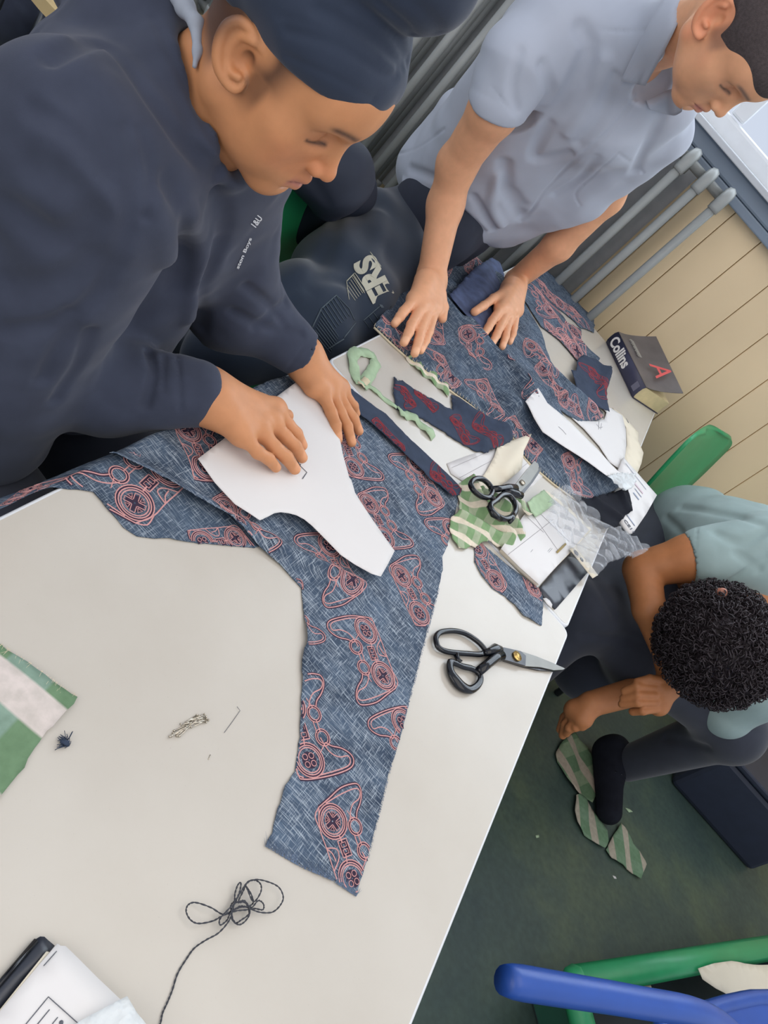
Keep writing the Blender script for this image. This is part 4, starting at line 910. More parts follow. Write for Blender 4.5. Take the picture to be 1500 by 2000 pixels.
chip([(1119, 1900), (1123, 1898), (1125, 1904), (1120, 1906)], .0005, M_paper, 'tiny white speck on the floor at the corner of the green crate')
chip([(1196, 1710), (1202, 1712), (1204, 1717), (1199, 1716)], .0005, M_paper, 'tiny white chip on the floor below the green check cloth')
chip([(1221, 1578), (1229, 1580), (1236, 1586), (1228, 1587)], .0005, M_greenp, 'small pale green chip on the floor right of the black shoe')
chip([(1046, 1632), (1052, 1630), (1053, 1636), (1047, 1637)], .0005, M_greenp, 'small pale chip on the green floor beside the near table')
# check cloth on the floor
M_gf = check('floor check cloth', (92, 116, 88), (120, 136, 108), (160, 148, 132), .085, .5)
def fl(pts, z=0): return px2(pts, z)
o_ = [(1098, 1446), (1110, 1438), (1120, 1432), (1128, 1446), (1140, 1462), (1155, 1490), (1163, 1520), (1160, 1548), (1150, 1570), (1138, 1560), (1118, 1545), (1100, 1520), (1086, 1490), (1082, 1475), (1090, 1455)]
tag(sheet('floor_cloth', fl(o_), lambda x, y: .004 + .01 * np.abs(np.sin(np.asarray(x) * 30 + np.asarray(y) * 12)), M_gf, None, .0015, .012, .001, .0), 'green check cloth on the floor being picked up beside the black shoe', 'fabric')
o_ = [(1120, 1556), (1127, 1552), (1140, 1562), (1152, 1580), (1165, 1600), (1180, 1625), (1182, 1645), (1176, 1660), (1160, 1650), (1138, 1632), (1122, 1606), (1116, 1585)]
M_gf2 = check('striped floor cloth', (104, 132, 104), (112, 138, 112), (170, 162, 146), .07, 1.15)
tag(sheet('floor_cloth', fl(o_), lambda x, y: .003 + .008 * np.abs(np.sin(np.asarray(x) * 26)), M_gf2, None, .0015, .012, .001, .0), 'middle green striped cloth on the floor below the toe of the black shoe', 'fabric')
o_ = [(1208, 1610), (1216, 1618), (1230, 1640), (1245, 1665), (1258, 1690), (1252, 1704), (1246, 1718), (1232, 1708), (1222, 1700), (1210, 1688), (1190, 1678), (1180, 1660), (1192, 1635)]
tag(sheet('floor_cloth', fl(o_), lambda x, y: .003 + .006 * np.abs(np.sin(np.asarray(x) * 30)), M_gf2, None, .0015, .012, .001, .0), 'lowest green striped cloth on the floor with pale bands and a ragged end', 'fabric')

# ================================================================== PEOPLE
def march(ops, pts, d0=.4, d1=3.2):
    """surface points under a list of pixels (None where nothing is hit)"""
    R_ = np.array([ray(x, y) for x, y in pts]); rn = np.linalg.norm(R_, axis=1); t = np.full(len(R_), d0); live = np.ones(len(R_), bool); hit = np.zeros(len(R_), bool)
    for _ in range(140):
        ix = np.where(live)[0]
        if len(ix) == 0: break
        d = sdf_eval(ops, CAM + R_[ix] * t[ix, None]); h = d < .0006; hit[ix[h]] = True; live[ix[h]] = False
        k = ix[~h]; t[k] += np.maximum(d[~h] * .75, .0008) / rn[k]; live[k[t[k] > d1]] = False
    return [CAM + R_[i] * t[i] if hit[i] else None for i in range(len(R_))]
def surf(ops, x, y, d0=.4, d1=3.2): return march(ops, [(x, y)], d0, d1)[0]
def folds(ops, lst, d0=.4):
    out = []; A = []; S_ = []
    for pts, w, dp in lst:
        q = cr(pts, 6) if len(pts) > 2 else [np.array(pts[0], float) * (1 - k / 8) + np.array(pts[1], float) * k / 8 for k in range(9)]
        S_.append((len(A), len(q), w, dp)); A += [(p[0], p[1]) for p in q]
    H = march([o for o in ops if o[0] != 'c'], A, d0)
    for a, n, w, dp in S_:
        P = []
        for p in H[a:a + n]:
            if p is None: continue
            if P and np.linalg.norm(p - P[-1]) > .12: break
            P.append(p)
        if len(P) > 1: out.append(crease(P, w, dp))
    return out
def headops(pos, M, s):
    pos = np.array(pos); M = np.array(M)
    T = lambda r, f, u: pos + M @ (np.array([r, f, u]) * s)
    def E(c, rad, k=.012, op='u'): return ell(T(*c), np.array(rad) * s, k * s, op, M)
    def C(a, b, r1, r2, k=.01, op='u'): return cone(T(*a), T(*b), r1 * s, r2 * s, k * s, op)
    o = [E((0, -.008, .040), (.072, .090, .080), .01), E((0, .032, -.005), (.060, .062, .078), .03)]
    for q in (-1, 1):
        o += [C((q * .050, .002, -.040), (q * .012, .068, -.074), .020, .016, .03), E((q * .040, .052, -.010), (.022, .022, .020), .025), E((q * .034, .050, -.042), (.024, .024, .024), .025),
              C((q * .010, .083, .036), (q * .040, .068, .038), .0085, .008, .014)]
    o += [E((0, .074, -.076), (.018, .016, .016), .02), E((0, .070, -.045), (.030, .024, .024), .02), E((0, .060, .055), (.050, .034, .036), .03),
          C((0, .082, .022), (0, .1035, -.012), .0065, .0085, .012), E((0, .1055, -.016), (.0085, .0085, .0075), .006)]
    for q in (-1, 1):
        o += [E((q * .031, .090, .018), (.016, .012, .011), .012, 's'), E((q * .031, .0685, .017), (.0145, .0135, .0125), .004), E((q * .0115, .097, -.019), (.0062, .0085, .006), .006),
              E((q * .006, .1035, -.0255), (.0032, .004, .003), .003, 's'), C((q * .018, .078, .0085), (q * .043, .068, .011), .0022, .002, .005)]
    o += [C((-.018, .086, -.044), (0, .0965, -.040), .0042, .0052, .007), C((.018, .086, -.044), (0, .0965, -.040), .0042, .0052, .007),
          C((-.015, .087, -.053), (0, .0935, -.0545), .0042, .0062, .007), C((.015, .087, -.053), (0, .0935, -.0545), .0042, .0062, .007),
          C((-.021, .0885, -.0475), (0, .1005, -.0475), .0010, .0014, .003, 's'), C((.021, .0885, -.0475), (0, .1005, -.0475), .0010, .0014, .003, 's'),
          E((0, .094, -.064), (.012, .006, .0045), .006, 's')]
    return o, T
def earops(pos, M, s, pts, rs, inner, cen, cr_=.066):
    """ear from outline pixels; rs = sideways distance of each outline point"""
    pos = np.array(pos); M = np.array(M)
    def loc(px, r):
        rr = ray(*px); lo = M.T @ (CAM - pos); d = M.T @ rr; t = (r * s - lo[0]) / d[0]; return CAM + rr * t
    q = cr([(p[0], p[1], r) for p, r in zip(pts, rs)], 4); P = [loc((a[0], a[1]), a[2]) for a in q]; o = []; c = loc(cen, cr_ - .002); n = len(P)
    for i in range(n - 1): o.append(cone(P[i], P[i + 1], .0040 * s, .0040 * s, .002))
    for p in P: o.append(cone(p, c, .0020 * s, .0030 * s, .003))
    I = cr([(p[0], p[1], cr_ + .0095) for p in inner], 4); I = [loc((a[0], a[1]), a[2]) for a in I]
    for i in range(len(I) - 1): o.append(cone(I[i], I[i + 1], .0026 * s, .0026 * s, .004))
    o.append(ell(loc(cen, cr_ + .012), (np.array([.012, .0075, .011]) * s), .004, 's', M))
    return o
def handops(wr, fingers, zw, thumb=None, fr=.0083, palm=.013, z0=TT, zt=.011, zp=.026, zm=.032):
    """wr: list of wrist px; fingers [(mcp, pip, tip)]; heights above z0"""
    W_ = [Z(*p, z0 + zw) for p in wr]; o = []; tips = []
    for i, (m, p, t) in enumerate(fingers):
        a = Z(*m, z0 + zm); b = Z(*p, z0 + zp); c = Z(*t, z0 + zt); q = b * .5 + c * .5 + np.array([0, 0, .003])
        rr = fr * (.88 if i == len(fingers) - 1 else 1)
        o += [cone(a, b, rr * 1.12, rr * 1.02, .004), cone(b, q, rr * 1.02, rr * .95, .003), cone(q, c, rr * .95, rr * .82, .003)]
        w = W_[min(i * len(W_) // len(fingers), len(W_) - 1)]
        o.append(cone(w, a, palm * 1.25, palm * .86, .012)); tips.append((c, rr))
    M_ = [Z(*m, z0 + zm - .004) for m, _, _ in fingers]
    for i in range(len(M_) - 1): o.append(cone(M_[i], M_[i + 1], palm * .85, palm * .85, .01))
    if thumb:
        T_ = [Z(x, y, z0 + z) for x, y, z in thumb]
        o += [cone(T_[0], T_[1], .014, .0105, .012)] + [cone(T_[i], T_[i + 1], .0103, .0092, .005) for i in range(1, len(T_) - 1)]
    return o, tips
def sm(x, a, b): t = np.clip((x - a) / (b - a), 0, 1); return t * t * (3 - 2 * t)
def skincol(base, pos, M, s, lip, brow, tips=(), hair=None, nail=None, red=None):
    pos = np.array(pos); M = np.array(M); base = np.array(s2l(base)); lip = np.array(s2l(lip)); brow = np.array(s2l(brow))
    def f(V):
        L = (V - pos) @ M / s; r, ff, u = np.abs(L[:, 0]), L[:, 1], L[:, 2]; c = np.tile(base, (len(V), 1))
        near = (np.abs(L).max(1) < .13)
        w = np.exp(-((u + .0475) / .0075) ** 2) * sm(-r, -.022, -.017) * sm(ff, .080, .088) * near; c = c * (1 - w[:, None] * .75) + lip * w[:, None] * .75
        w = np.exp(-((u + .0475) / .0013) ** 2) * sm(-r, -.023, -.019) * sm(ff, .080, .088) * near; c = c * (1 - w[:, None] * .5) + lip * .4 * w[:, None] * .5
        bu = .0375 + .0045 * np.sin(np.clip((r - .010) / .036, 0, 1) * 2.4)
        w = np.exp(-((u - bu) / .0038) ** 2) * sm(r, .006, .012) * sm(-r, -.050, -.040) * sm(ff, .05, .06) * near; c = c * (1 - w[:, None] * .8) + brow * w[:, None] * .8
        sh = np.exp(-((u - .015) / .013) ** 2 - ((r - .031) / .017) ** 2) * sm(ff, .045, .06) * near * .30; c = c * (1 - sh[:, None] * np.array([.6, .8, .75]))
        lu = .0080 + .0018 * ((r - .031) / .013) ** 2
        w = np.exp(-((u - lu) / .0019) ** 2) * sm(r, .015, .019) * sm(-r, -.047, -.043) * sm(ff, .05, .06) * near; c = c * (1 - w[:, None] * .88) + brow * .6 * w[:, None] * .88
        w = np.exp(-((u - .026) / .0012) ** 2) * sm(r, .018, .022) * sm(-r, -.044, -.040) * sm(ff, .05, .06) * near * .35; c = c * (1 - w[:, None]) + brow * w[:, None]
        if hair is not None:
            w = hair(r, ff, u) * near; hc = brow; c = c * (1 - w[:, None]) + hc * w[:, None]
        if red is not None:
            w = red(r, ff, u) * near; c = c * (1 - w[:, None]) + c * np.array([1.08, .72, .70]) * w[:, None]
        for t, rr in tips:
            d = np.sqrt(((V - t - np.array([0, 0, rr * .7])) ** 2).sum(1)); w = sm(-d, -rr * 1.05, -rr * .6) * .55
            c = c * (1 - w[:, None]) + np.minimum(c * 1.25 + .06, 1) * w[:, None]
        return c
    return f
# ------------------------------------------------------------------ person in the navy hoodie
pos1 = np.array([-.3436, .7348, 1.118]); M1 = np.stack([[.0333, -.9866, -.1596], [.9551, .0784, -.2858], [.2945, -.1429, .9449]], 1); s1 = .95
M_sk1 = attr_mat('warm brown skin', .48, .08); M_hood = mat('navy sweatshirt fleece', (62, 67, 82), .9, var=.1, vs=26, bump=.25, bs=1200, spec=.12, sheen=.12)
p1 = empty('person', (-.42, .74, 0), 'person in a navy hoodie and dark head wrap leaning over the near table', 'person')
ho, T1 = headops(pos1, M1, s1)
for _q in range(len(ho)): pass
ear1 = [(524, 108), (508, 87), (486, 53), (465, 40), (440, 52), (425, 87), (425, 128), (440, 158), (457, 172), (471, 163), (478, 143)]
er = [.066, .070, .076, .080, .085, .087, .084, .078, .073, .069, .066]
ho += earops(pos1, M1, s1, ear1, er, [(496, 82), (474, 70), (452, 84), (443, 112), (452, 140), (466, 150)], (470, 118))
nb = np.array([-.40, .735, .985])
ho += [cone(T1(0, -.022, -.03), nb, .048, .056, .02)]
Wr = Z(398, 772, TT + .045); El = D(0, 690, .89); Sh = D(140, 300, .74)
Wl = Z(590, 690, TT + .045); Ell_ = D(455, 590, 1.13); Shl = np.array([-.40, .86, .95])
body = [cone(nb, (-.47, .74, .66), .07, .10, .03), cone(nb, Sh, .05, .04, .03), cone(nb, Shl, .05, .04, .03), cone(Sh, D(25, 500, .81), .040, .035, .02), cone(D(25, 500, .81), El, .035, .034, .02), cone(El, D(200, 755, .97), .034, .030, .02), cone(D(200, 755, .97), Wr, .030, .029, .02), cone(Shl, Ell_, .042, .035, .02), cone(Ell_, Wl, .036, .026, .02)]
h1_, t1_ = handops([(418, 765), (415, 785)], [((536, 799), (561, 829), (590, 870)), ((527, 820), (557, 853), (590, 894)), ((503, 834), (536, 874), (576, 916)), ((470, 846), (504, 884), (539, 913))], .038, [(470, 800, .03), (520, 800, .022), (560, 812, .02)], .0092, .0165, TT + .0155, .0095, .024, .031)
h2_, t2_ = handops([(600, 705), (592, 712)], [((629, 764), (647, 806), (660, 858)), ((645, 760), (665, 806), (687, 864)), ((654, 755), (675, 797), (701, 842)), ((664, 757), (681, 781), (696, 808))][0:4], .036, [(600, 725, .026), (608, 748, .018), (617, 768, .016)], .0086, .015, TT + .002, .0095, .022, .028)
arm = [cone(Wr, Z(415, 775, TT + .052), .031, .030, .01), cone(Wl, Z(597, 706, TT + .04), .028, .028, .01), cone(Z(405, 755, TT + .045), Z(480, 800, TT + .045), .026, .018, .015), cone(Z(405, 795, TT + .045), Z(470, 830, TT + .043), .024, .018, .015),
       cone(Z(600, 700, TT + .04), Z(640, 745, TT + .032), .024, .016, .015), cone(Z(585, 705, TT + .035), Z(612, 755, TT + .03), .020, .016, .015)]
def hair1(r, f, u):   # short hair at the temple, sideburn and nape under the wrap
    w = sm(-f, -.050, -.020) * sm(u, .004, .022) * sm(r, .040, .052) * sm(-r, -.0715, -.069)
    w2 = sm(-np.abs(f - .022), -.016, -.006) * sm(u, -.030, .0) * sm(r, .045, .055) * sm(-r, -.0715, -.069) * .7
    w3 = sm(-f, .012, .030) * sm(u, -.05, -.02)
    return np.clip(np.maximum(np.maximum(w, w2), w3) * .85, 0, .85)
body1 = ho + body + arm + h1_ + h2_
blob('body', body1, .0021, M_sk1, p1, skincol((204, 142, 98), pos1, M1, s1, (176, 108, 100), (40, 32, 34), t1_ + t2_, hair1, red=lambda r, f, u: .25 * sm(-np.abs(u + .02), -.03, -.01) * sm(f, .05, .08)))
# head wrap
M_wrap = mat('black blue cotton wrap', (46, 55, 72), .8, var=.08, vs=20, bump=.2, bs=1500, spec=.2, sheen=.2)
def TT1(r, f, u): return pos1 + M1 @ (np.array([r, f, u]))
wr = [ell(TT1(0, -.007, .062), (.0780, .0955, .060), .01, 'u', M1), ell(TT1(0, .010, .156), (.052, .058, .050), .006, 'u', M1), ell(TT1(0, -.030, .120), (.062, .072, .050), .02, 'u', M1), ell(TT1(0, -.060, .040), (.064, .044, .06), .03, 'u', M1)]
cut = TT1(0, 0, 0); wr.append(noisef(.0010, .06, 21)); nrm = M1 @ np.array([0, -.30, .955])
nrm /= np.linalg.norm(nrm); pc = TT1(0, .088, .056)
pc2 = TT1(.075, -.004, .036)
# the brim plane passes the forehead and the ear top
def brim(P):
    L = (P - pos1) @ M1
    return (.031 + .35 * L[:, 1]) - L[:, 2]
wr.append(('s', .004, lambda P: -brim(P), np.array([-9, -9, -9.]), np.array([9, 9, 9.])))
wr2 = list(wr)
fo_ = [([(560, 60), (660, 90), (760, 150), (782, 135)], .004, .003), ([(620, 20), (720, 70), (790, 128)], .005, .005), ([(690, 10), (760, 60), (800, 120)], .005, .004), ([(540, 30), (640, 60), (740, 110)], .003, .0012), ([(740, 5), (800, 60), (825, 118)], .004, .0025), ([(800, 0), (850, 50), (862, 90)], .006, .002), ([(560, 110), (650, 150), (730, 195)], .003, .0010)]
blob('head_wrap', wr2 + folds(wr2, fo_), .0028, M_wrap, p1)
# hoodie
ch = [cone((-.38, .64, .93), (-.385, .64, .62), .088, .105, .04), cone((-.398, .815, .93), (-.392, .82, .62), .086, .100, .04), cone((-.40, .60, .98), (-.40, .86, .98), .075, .075, .05),
      cone(D(140, 290, .73), D(25, 500, .80), .074, .072, .03), cone(D(25, 500, .80), D(0, 690, .88), .074, .070, .03), cone(D(0, 690, .88), D(200, 752, .96), .070, .055, .03), cone(D(200, 752, .96), Z(385, 772, TT + .045), .056, .040, .02),
      cone(Shl, Ell_, .070, .062, .04), cone(Ell_, Wl, .060, .0375, .03), cone((-.45, .74, .95), (-.50, .74, .62), .10, .12, .05)]
hd_ = [cone(D(215, -50, .84), D(265, 50, .77), .060, .050, .02), cone(D(265, 50, .77), D(325, 170, .745), .050, .040, .02), cone(D(325, 170, .745), D(395, 270, .765), .040, .030, .02), cone(D(395, 270, .765), D(445, 316, .80), .030, .018, .02),
       cone(D(215, -50, .84), D(330, -90, .97), .055, .05, .02), cone(D(445, 316, .80), D(500, 330, .88), .018, .03, .02)]
neckcut = [cone(T1(0, -.015, -.02), nb + np.array([.0, 0, -.02]), .056, .060, .012, 's'), cone(T1(0, .0, .02), T1(0, .04, -.05), .085, .055, .01, 's')]
cuts = [cone(Wr, Z(430, 778, TT + .05), .0315, .031, .004, 's'), cone(Wl + (Wl - Ell_) * .02, Z(612, 712, TT + .04), .029, .029, .004, 's')]
def endcap(c, n):
    c = np.array(c); n = np.array(n) / np.linalg.norm(n)
    return lambda P: -((P - c) @ n)
fo_ = [([(150, 180), (200, 260), (225, 330)], .014, .004), ([(60, 330), (120, 360), (180, 420), (190, 500)], .014, .004), ([(430, 480), (400, 560), (390, 640)], .010, .004), ([(300, 400), (330, 500), (300, 600)], .014, -.004), ([(330, 360), (360, 420), (345, 560)], .012, .004), ([(60, 215), (130, 250), (200, 320), (245, 390), (248, 450), (200, 560), (150, 615)], .007, .006), ([(255, 255), (268, 330), (262, 400), (235, 480)], .006, .004), ([(280, 260), (296, 330), (285, 420)], .006, .003), ([(225, 250), (245, 330), (250, 390)], .005, .003),
       ([(135, 620), (90, 640), (20, 650)], .008, .007), ([(140, 640), (110, 690), (85, 740)], .007, .005), ([(175, 650), (150, 720), (110, 780)], .007, .004), ([(290, 690), (300, 730), (285, 790)], .005, .004), ([(320, 700), (318, 760)], .004, .003), ([(300, 680), (345, 700), (352, 800)], .003, .002),
       ([(360, 405), (395, 500), (370, 620)], .012, -.004), ([(420, 380), (440, 450), (400, 560)], .010, .004), ([(100, 108), (185, 74), (245, 110), (310, 205), (370, 290), (430, 340)], .007, .009), ([(300, 30), (352, 140), (400, 240), (440, 312)], .004, .004),
       ([(480, 560), (530, 600), (560, 640)], .006, .004), ([(500, 640), (560, 590)], .006, .004), ([(455, 610), (520, 640), (590, 650)], .006, .004), ([(560, 725), (600, 672), (618, 655)], .0025, .0015), ([(30, 420), (110, 470), (190, 440)], .015, .004), ([(20, 560), (100, 560), (180, 520)], .015, .004)]
hoodie = ch + hd_
fo_ = [(a, b * 1.0, c * (2.6 if b > .004 else 1.2)) for a, b, c in fo_]
def cutend(c, n, R_=.09):
    c = np.array(c); n = np.array(n, float); n = n / np.linalg.norm(n)
    return ('s', .003, lambda P: np.maximum(-((P - c) @ n), np.sqrt(((P - c) ** 2).sum(1)) - R_), c - R_, c + R_)
def put_on(ops, txt, p0, p1_, size_px, m, par, off=.0012, bold=False, name='lettering', flip=False, sx=1.0):
    """lettering bent on to a surface: from pixel p0 along to p1_"""
    me = fontmesh(txt, 1.0, .0, bold, name); n = len(me.vertices); co = np.zeros(n * 3, np.float32); me.vertices.foreach_get('co', co); co = co.reshape(-1, 3)
    w = co[:, 0].max(); a = np.array(p0, float); b = np.array(p1_, float); t = (b - a) / w; L = np.linalg.norm(b - a); u = np.array([t[1], -t[0]]); u = u / np.linalg.norm(u) * size_px * (-1 if flip else 1)
    last = None; HH = march(ops, [tuple(a + t * co[i, 0] + u * co[i, 1]) for i in range(n)])
    for i in range(n):
        q = a + t * co[i, 0] + u * co[i, 1]; P = HH[i]
        if P is None: P = last if last is not None else D(q[0], q[1], 1.4)
        r = P - CAM; last = P; co[i] = P - r / np.linalg.norm(r) * off
    me.vertices.foreach_set('co', co.ravel()); me.update(); return link(name, me, m, par)
c1 = Z(403, 771, TT + .047); n1 = np.array(Z(430, 778, TT + .047)) - Wr
c2 = Z(594, 696, TT + .044); n2 = Wl - Ell_
hops = hoodie + neckcut + [cutend(c1, n1), cutend(c2, n2, .08)] + cuts
hops = hops + folds(hops, fo_) + [noisef(.0022, .17, 3), noisef(.0006, .05, 4)]
hoo = blob('hoodie', hops, .0037, M_hood, p1)
M_wht = mat('white print on cloth', (222, 224, 226), .7)
put_on(hops, '1&U', (498, 447), (513, 427), 17, M_wht, p1, name='chest_lettering', bold=True)
put_on(hops, 'ston Boys', (466, 526), (492, 466), 9, M_wht, p1, name='chest_lettering', bold=True)
# polo collar under the hood
M_polo = mat('pale blue polo cotton', (158, 164, 174), .8, var=.06, vs=60)
blob('polo_collar', chain([D(335, -20, .74), D(362, 15, .725), D(383, 45, .715), D(386, 100, .712), D(380, 130, .712)], [.007, .008, .006, .0035, .002], .006), .002, M_polo, p1)
M_trk = mat('dark grey school trousers', (44, 48, 60), .85, var=.1, vs=30, sheen=.2)
blob('trousers', [cone((-.50, .64, .50), (-.12, .63, .50), .105, .075, .03), cone((-.50, .84, .50), (-.12, .86, .50), .105, .075, .03), cone((-.52, .64, .56), (-.52, .84, .56), .12, .12, .04), cone((-.12, .63, .49), (-.14, .63, .1), .07, .055, .02), cone((-.12, .86, .49), (-.14, .86, .1), .07, .055, .02)], .008, M_trk, p1)
for y in (.63, .86): blob('shoe', [cone((-.17, y, .045), (-.0, y, .035), .042, .036, .01), ('s', .002, lambda P: P[:, 2] - .0, np.array([-3, -3, -3.]), np.array([3, 3, 3.]))], .005, M_blackc, p1)
chair('plastic_chair', (-.56, .74), 0, M_bch, 'blue plastic chair carrying the person in the navy hoodie', .43)

# ------------------------------------------------------------------ person in the pale blue shirt
pos2 = CAM + (np.array([-.1357, 1.3773, 1.4106]) - CAM) * 1.061; M2 = np.stack([[-.4442, -.8434, -.3024], [.7222, -.1373, -.6779], [.5302, -.5195, .6701]], 1); s2_ = .976
M_sk2 = attr_mat('fair skin', .5, .1); M_shirt = mat('pale blue shirt cotton', (178, 185, 198), .75, var=.03, vs=20, bump=.15, bs=1500, spec=.25, sheen=.1)
p2 = empty('person', (-.36, 1.78, 0), 'person with cropped hair in a pale blue shirt, hands spread on the far table', 'person')
ho, T2 = headops(pos2, M2, s2_)
ear2 = [(1430, 32), (1434, 10), (1417, -6), (1398, -6), (1380, 7), (1367, 22), (1358, 40), (1357, 57), (1365, 71), (1377, 62), (1384, 52)]
ho += earops(pos2, M2, s2_, ear2, [.066, .070, .078, .084, .087, .087, .084, .079, .074, .069, .066], [(1418, 12), (1400, 8), (1383, 20), (1376, 38), (1380, 52)], (1398, 36))
nb2 = D(1238, 95, 1.42); Shr = D(990, 150, 1.45); Elr = D(893, 320, 1.58); Wrr = Z(842, 540, TT + .055)
Shl2 = D(1270, 240, 1.62); Ell2 = D(1185, 385, 1.82); Wl2 = Z(1006, 548, TT + .05)
body = [cone(T2(0, -.025, -.03), nb2, .045, .046, .02), cone(nb2, D(1160, 190, 1.64), .05, .05, .03), cone(D(1160, 190, 1.64), D(900, 380, 1.98), .05, .06, .03), cone(nb2, D(1120, 90, 1.50), .045, .04, .03), cone(D(1120, 90, 1.50), Shr, .04, .040, .03), cone(nb2, Shl2, .04, .035, .03),
        cone(Shr, D(965, 215, 1.46), .044, .0435, .02), cone(D(965, 215, 1.46), Elr, .0435, .037, .02), cone(Elr, D(870, 400, 1.64), .037, .0345, .02), cone(D(870, 400, 1.64), Wrr, .0345, .0285, .02),
        cone(Shl2, Ell2, .042, .036, .02), cone(Ell2, D(1090, 480, 1.93), .036, .034, .02), cone(D(1090, 480, 1.93), Wl2, .034, .0265, .02)]
h1_, t1_ = handops([(832, 548), (850, 548)], [((809, 586), (788, 609), (771, 632)), ((822, 600), (804, 634), (789, 669)), ((836, 604), (821, 648), (810, 690)), ((850, 604), (838, 648), (822, 685))], .046, [(858, 580, .04), (866, 600, .034), (864, 622, .03)], .0096, .017, TT + .012, .0095, .024, .032)
h2_, t2_ = handops([(1000, 560), (1010, 560)], [((978, 604), (961, 627), (943, 656)), ((989, 610), (976, 640), (960, 673)), ((1000, 608), (990, 641), (981, 677)), ((1009, 607), (1004, 640), (996, 668))], .044, [(988, 572, .04), (964, 583, .03), (945, 597, .026), (927, 609, .022)], .0096, .018, TT + .014, .0095, .024, .032)
def hair2(r, f, u): return np.clip(sm(-np.abs(f - .022), -.02, -.008) * sm(u, -.012, .012) * sm(r, .045, .055) * .5, 0, .5)
body2 = ho + body + h1_ + h2_ + [cone(Wrr, Z(838, 565, TT + .05), .027, .022, .012), cone(Wrr, Z(850, 562, TT + .048), .025, .02, .012), cone(Wl2, Z(990, 575, TT + .045), .024, .02, .012)]
blob('body', body2, .0026, M_sk2, p2, skincol((232, 172, 132), pos2, M2, s2_, (196, 120, 116), (96, 82, 78), t1_ + t2_, hair2, red=lambda r, f, u: .5 * sm(r, .064, .074)))
M_hr2 = mat('cropped brown hair', (84, 76, 76), .9, var=.18, vs=260, bump=.8, bs=900, bd=.002, spec=.15)
T2v = lambda r, f, u: pos2 + M2 @ (np.array([r, f, u]) * s2_)
def hl2(P):
    L = (P - pos2) @ M2 / s2_; r = np.abs(L[:, 0]); f = L[:, 1]; u = L[:, 2]
    line = np.where(f > .055, .046, np.where(f > .03, .046 - (.055 - f) * 1.6, np.where(f > -.0, .006 + 0 * f, -.02 + f * .5)))
    return (u - line) * .5 * s2_
blob('hair', [ell(T2v(0, -.008, .044), np.array([.0765, .0945, .0835]) * s2_, .01, 'u', M2), ell(T2v(0, .058, .060), np.array([.052, .040, .038]) * s2_, .02, 'u', M2), ('s', .004, hl2, np.array([-9, -9, -9.]), np.array([9, 9, 9.])),
              ell(T2v(.085, -.004, .010), np.array([.026, .026, .036]) * s2_, .004, 's', M2), ell(T2v(-.085, -.004, .010), np.array([.026, .026, .036]) * s2_, .004, 's', M2)], .0028, M_hr2, p2)
# shirt
sh_ = [cone(nb2, nb2 + (T2(0, -.025, -.03) - nb2) * .55, .060, .056, .02), cone(D(1215, 130, 1.46), D(1180, 230, 1.54), .068, .09, .04), cone(D(1075, 105, 1.48), D(900, 340, 1.80), .105, .115, .05), cone(D(1235, 215, 1.60), D(1110, 340, 1.80), .105, .10, .05), cone(D(1110, 340, 1.80), D(985, 420, 1.94), .10, .075, .05),
       cone(D(1150, 150, 1.52), D(930, 370, 1.85), .11, .115, .05), cone(D(900, 340, 1.80), D(858, 335, 1.84), .105, .085, .05), cone(D(1300, 265, 1.62), D(1215, 345, 1.74), .05, .035, .04),
       cone(D(1080, 65, 1.42), D(1200, 80, 1.42), .072, .07, .04), cone(D(1010, 125, 1.42), D(975, 200, 1.45), .072, .058, .03), cone(D(1240, 100, 1.40), D(1300, 200, 1.50), .060, .060, .04), cone(D(835, 330, 1.86), D(905, 230, 1.76), .062, .06, .04)]
cl = Z(842, 540, .8)
aax = Elr - D(965, 215, 1.46)
shc = [cutend(D(974, 209, 1.455), D(893, 320, 1.58) - D(985, 150, 1.42), .085), cone(D(955, 228, 1.47), D(975, 195, 1.455), .0455, .0455, .004, 's'), cone(T2(0, -.02, 0), nb2 + (T2(0, -.02, 0) - nb2) * .62, .054, .050, .006, 's'), cone(T2(0, .03, -.05), D(1275, 165, 1.40), .04, .035, .012, 's')]
fo2 = [([(1135, 55), (1148, 90), (1138, 125), (1115, 170), (1085, 215), (1052, 226)], .012, .010), ([(1242, 190), (1200, 245), (1165, 280), (1110, 325), (1065, 375), (1035, 415), (1018, 432)], .0035, .0035), ([(1207, 300), (1257, 337)], .0022, .002), ([(1207, 300), (1165, 338), (1125, 375), (1133, 402)], .0022, .0018),
       ([(985, 320), (990, 375), (1018, 425)], .012, .009), ([(1070, 245), (1044, 308), (1110, 302)], .010, .007), ([(1000, 380), (1020, 405)], .012, .006), ([(900, 412), (945, 455)], .007, .006), ([(925, 385), (965, 450)], .008, .006), ([(880, 390), (930, 462)], .008, .005), ([(975, 345), (960, 400), (980, 440)], .010, -.006),
       ([(780, 300), (820, 285), (868, 252)], .0025, .0025), ([(800, 330), (850, 350), (880, 370)], .009, .006), ([(790, 355), (840, 385)], .008, -.005), ([(1015, 100), (1000, 165), (1010, 215)], .008, .003), ([(1060, 130), (1075, 180), (1050, 215)], .010, .006), ([(1180, 120), (1150, 200), (1110, 260)], .012, -.004), ([(1200, 150), (1170, 230), (1130, 280)], .009, .004),
       ([(1290, 230), (1255, 300), (1240, 335)], .010, .005), ([(1150, 52), (1195, 60), (1262, 60)], .002, .0018), ([(960, 170), (985, 200), (1016, 240)], .0018, .0015), ([(1165, 310), (1130, 350), (1085, 380)], .008, .003)]
sops = sh_ + shc; sops = sops + folds(sops, [(a, b, c * 1.9) for a, b, c in fo2]) + [noisef(.0016, .13, 5)]
blob('shirt', sops, .0040, M_shirt, p2)
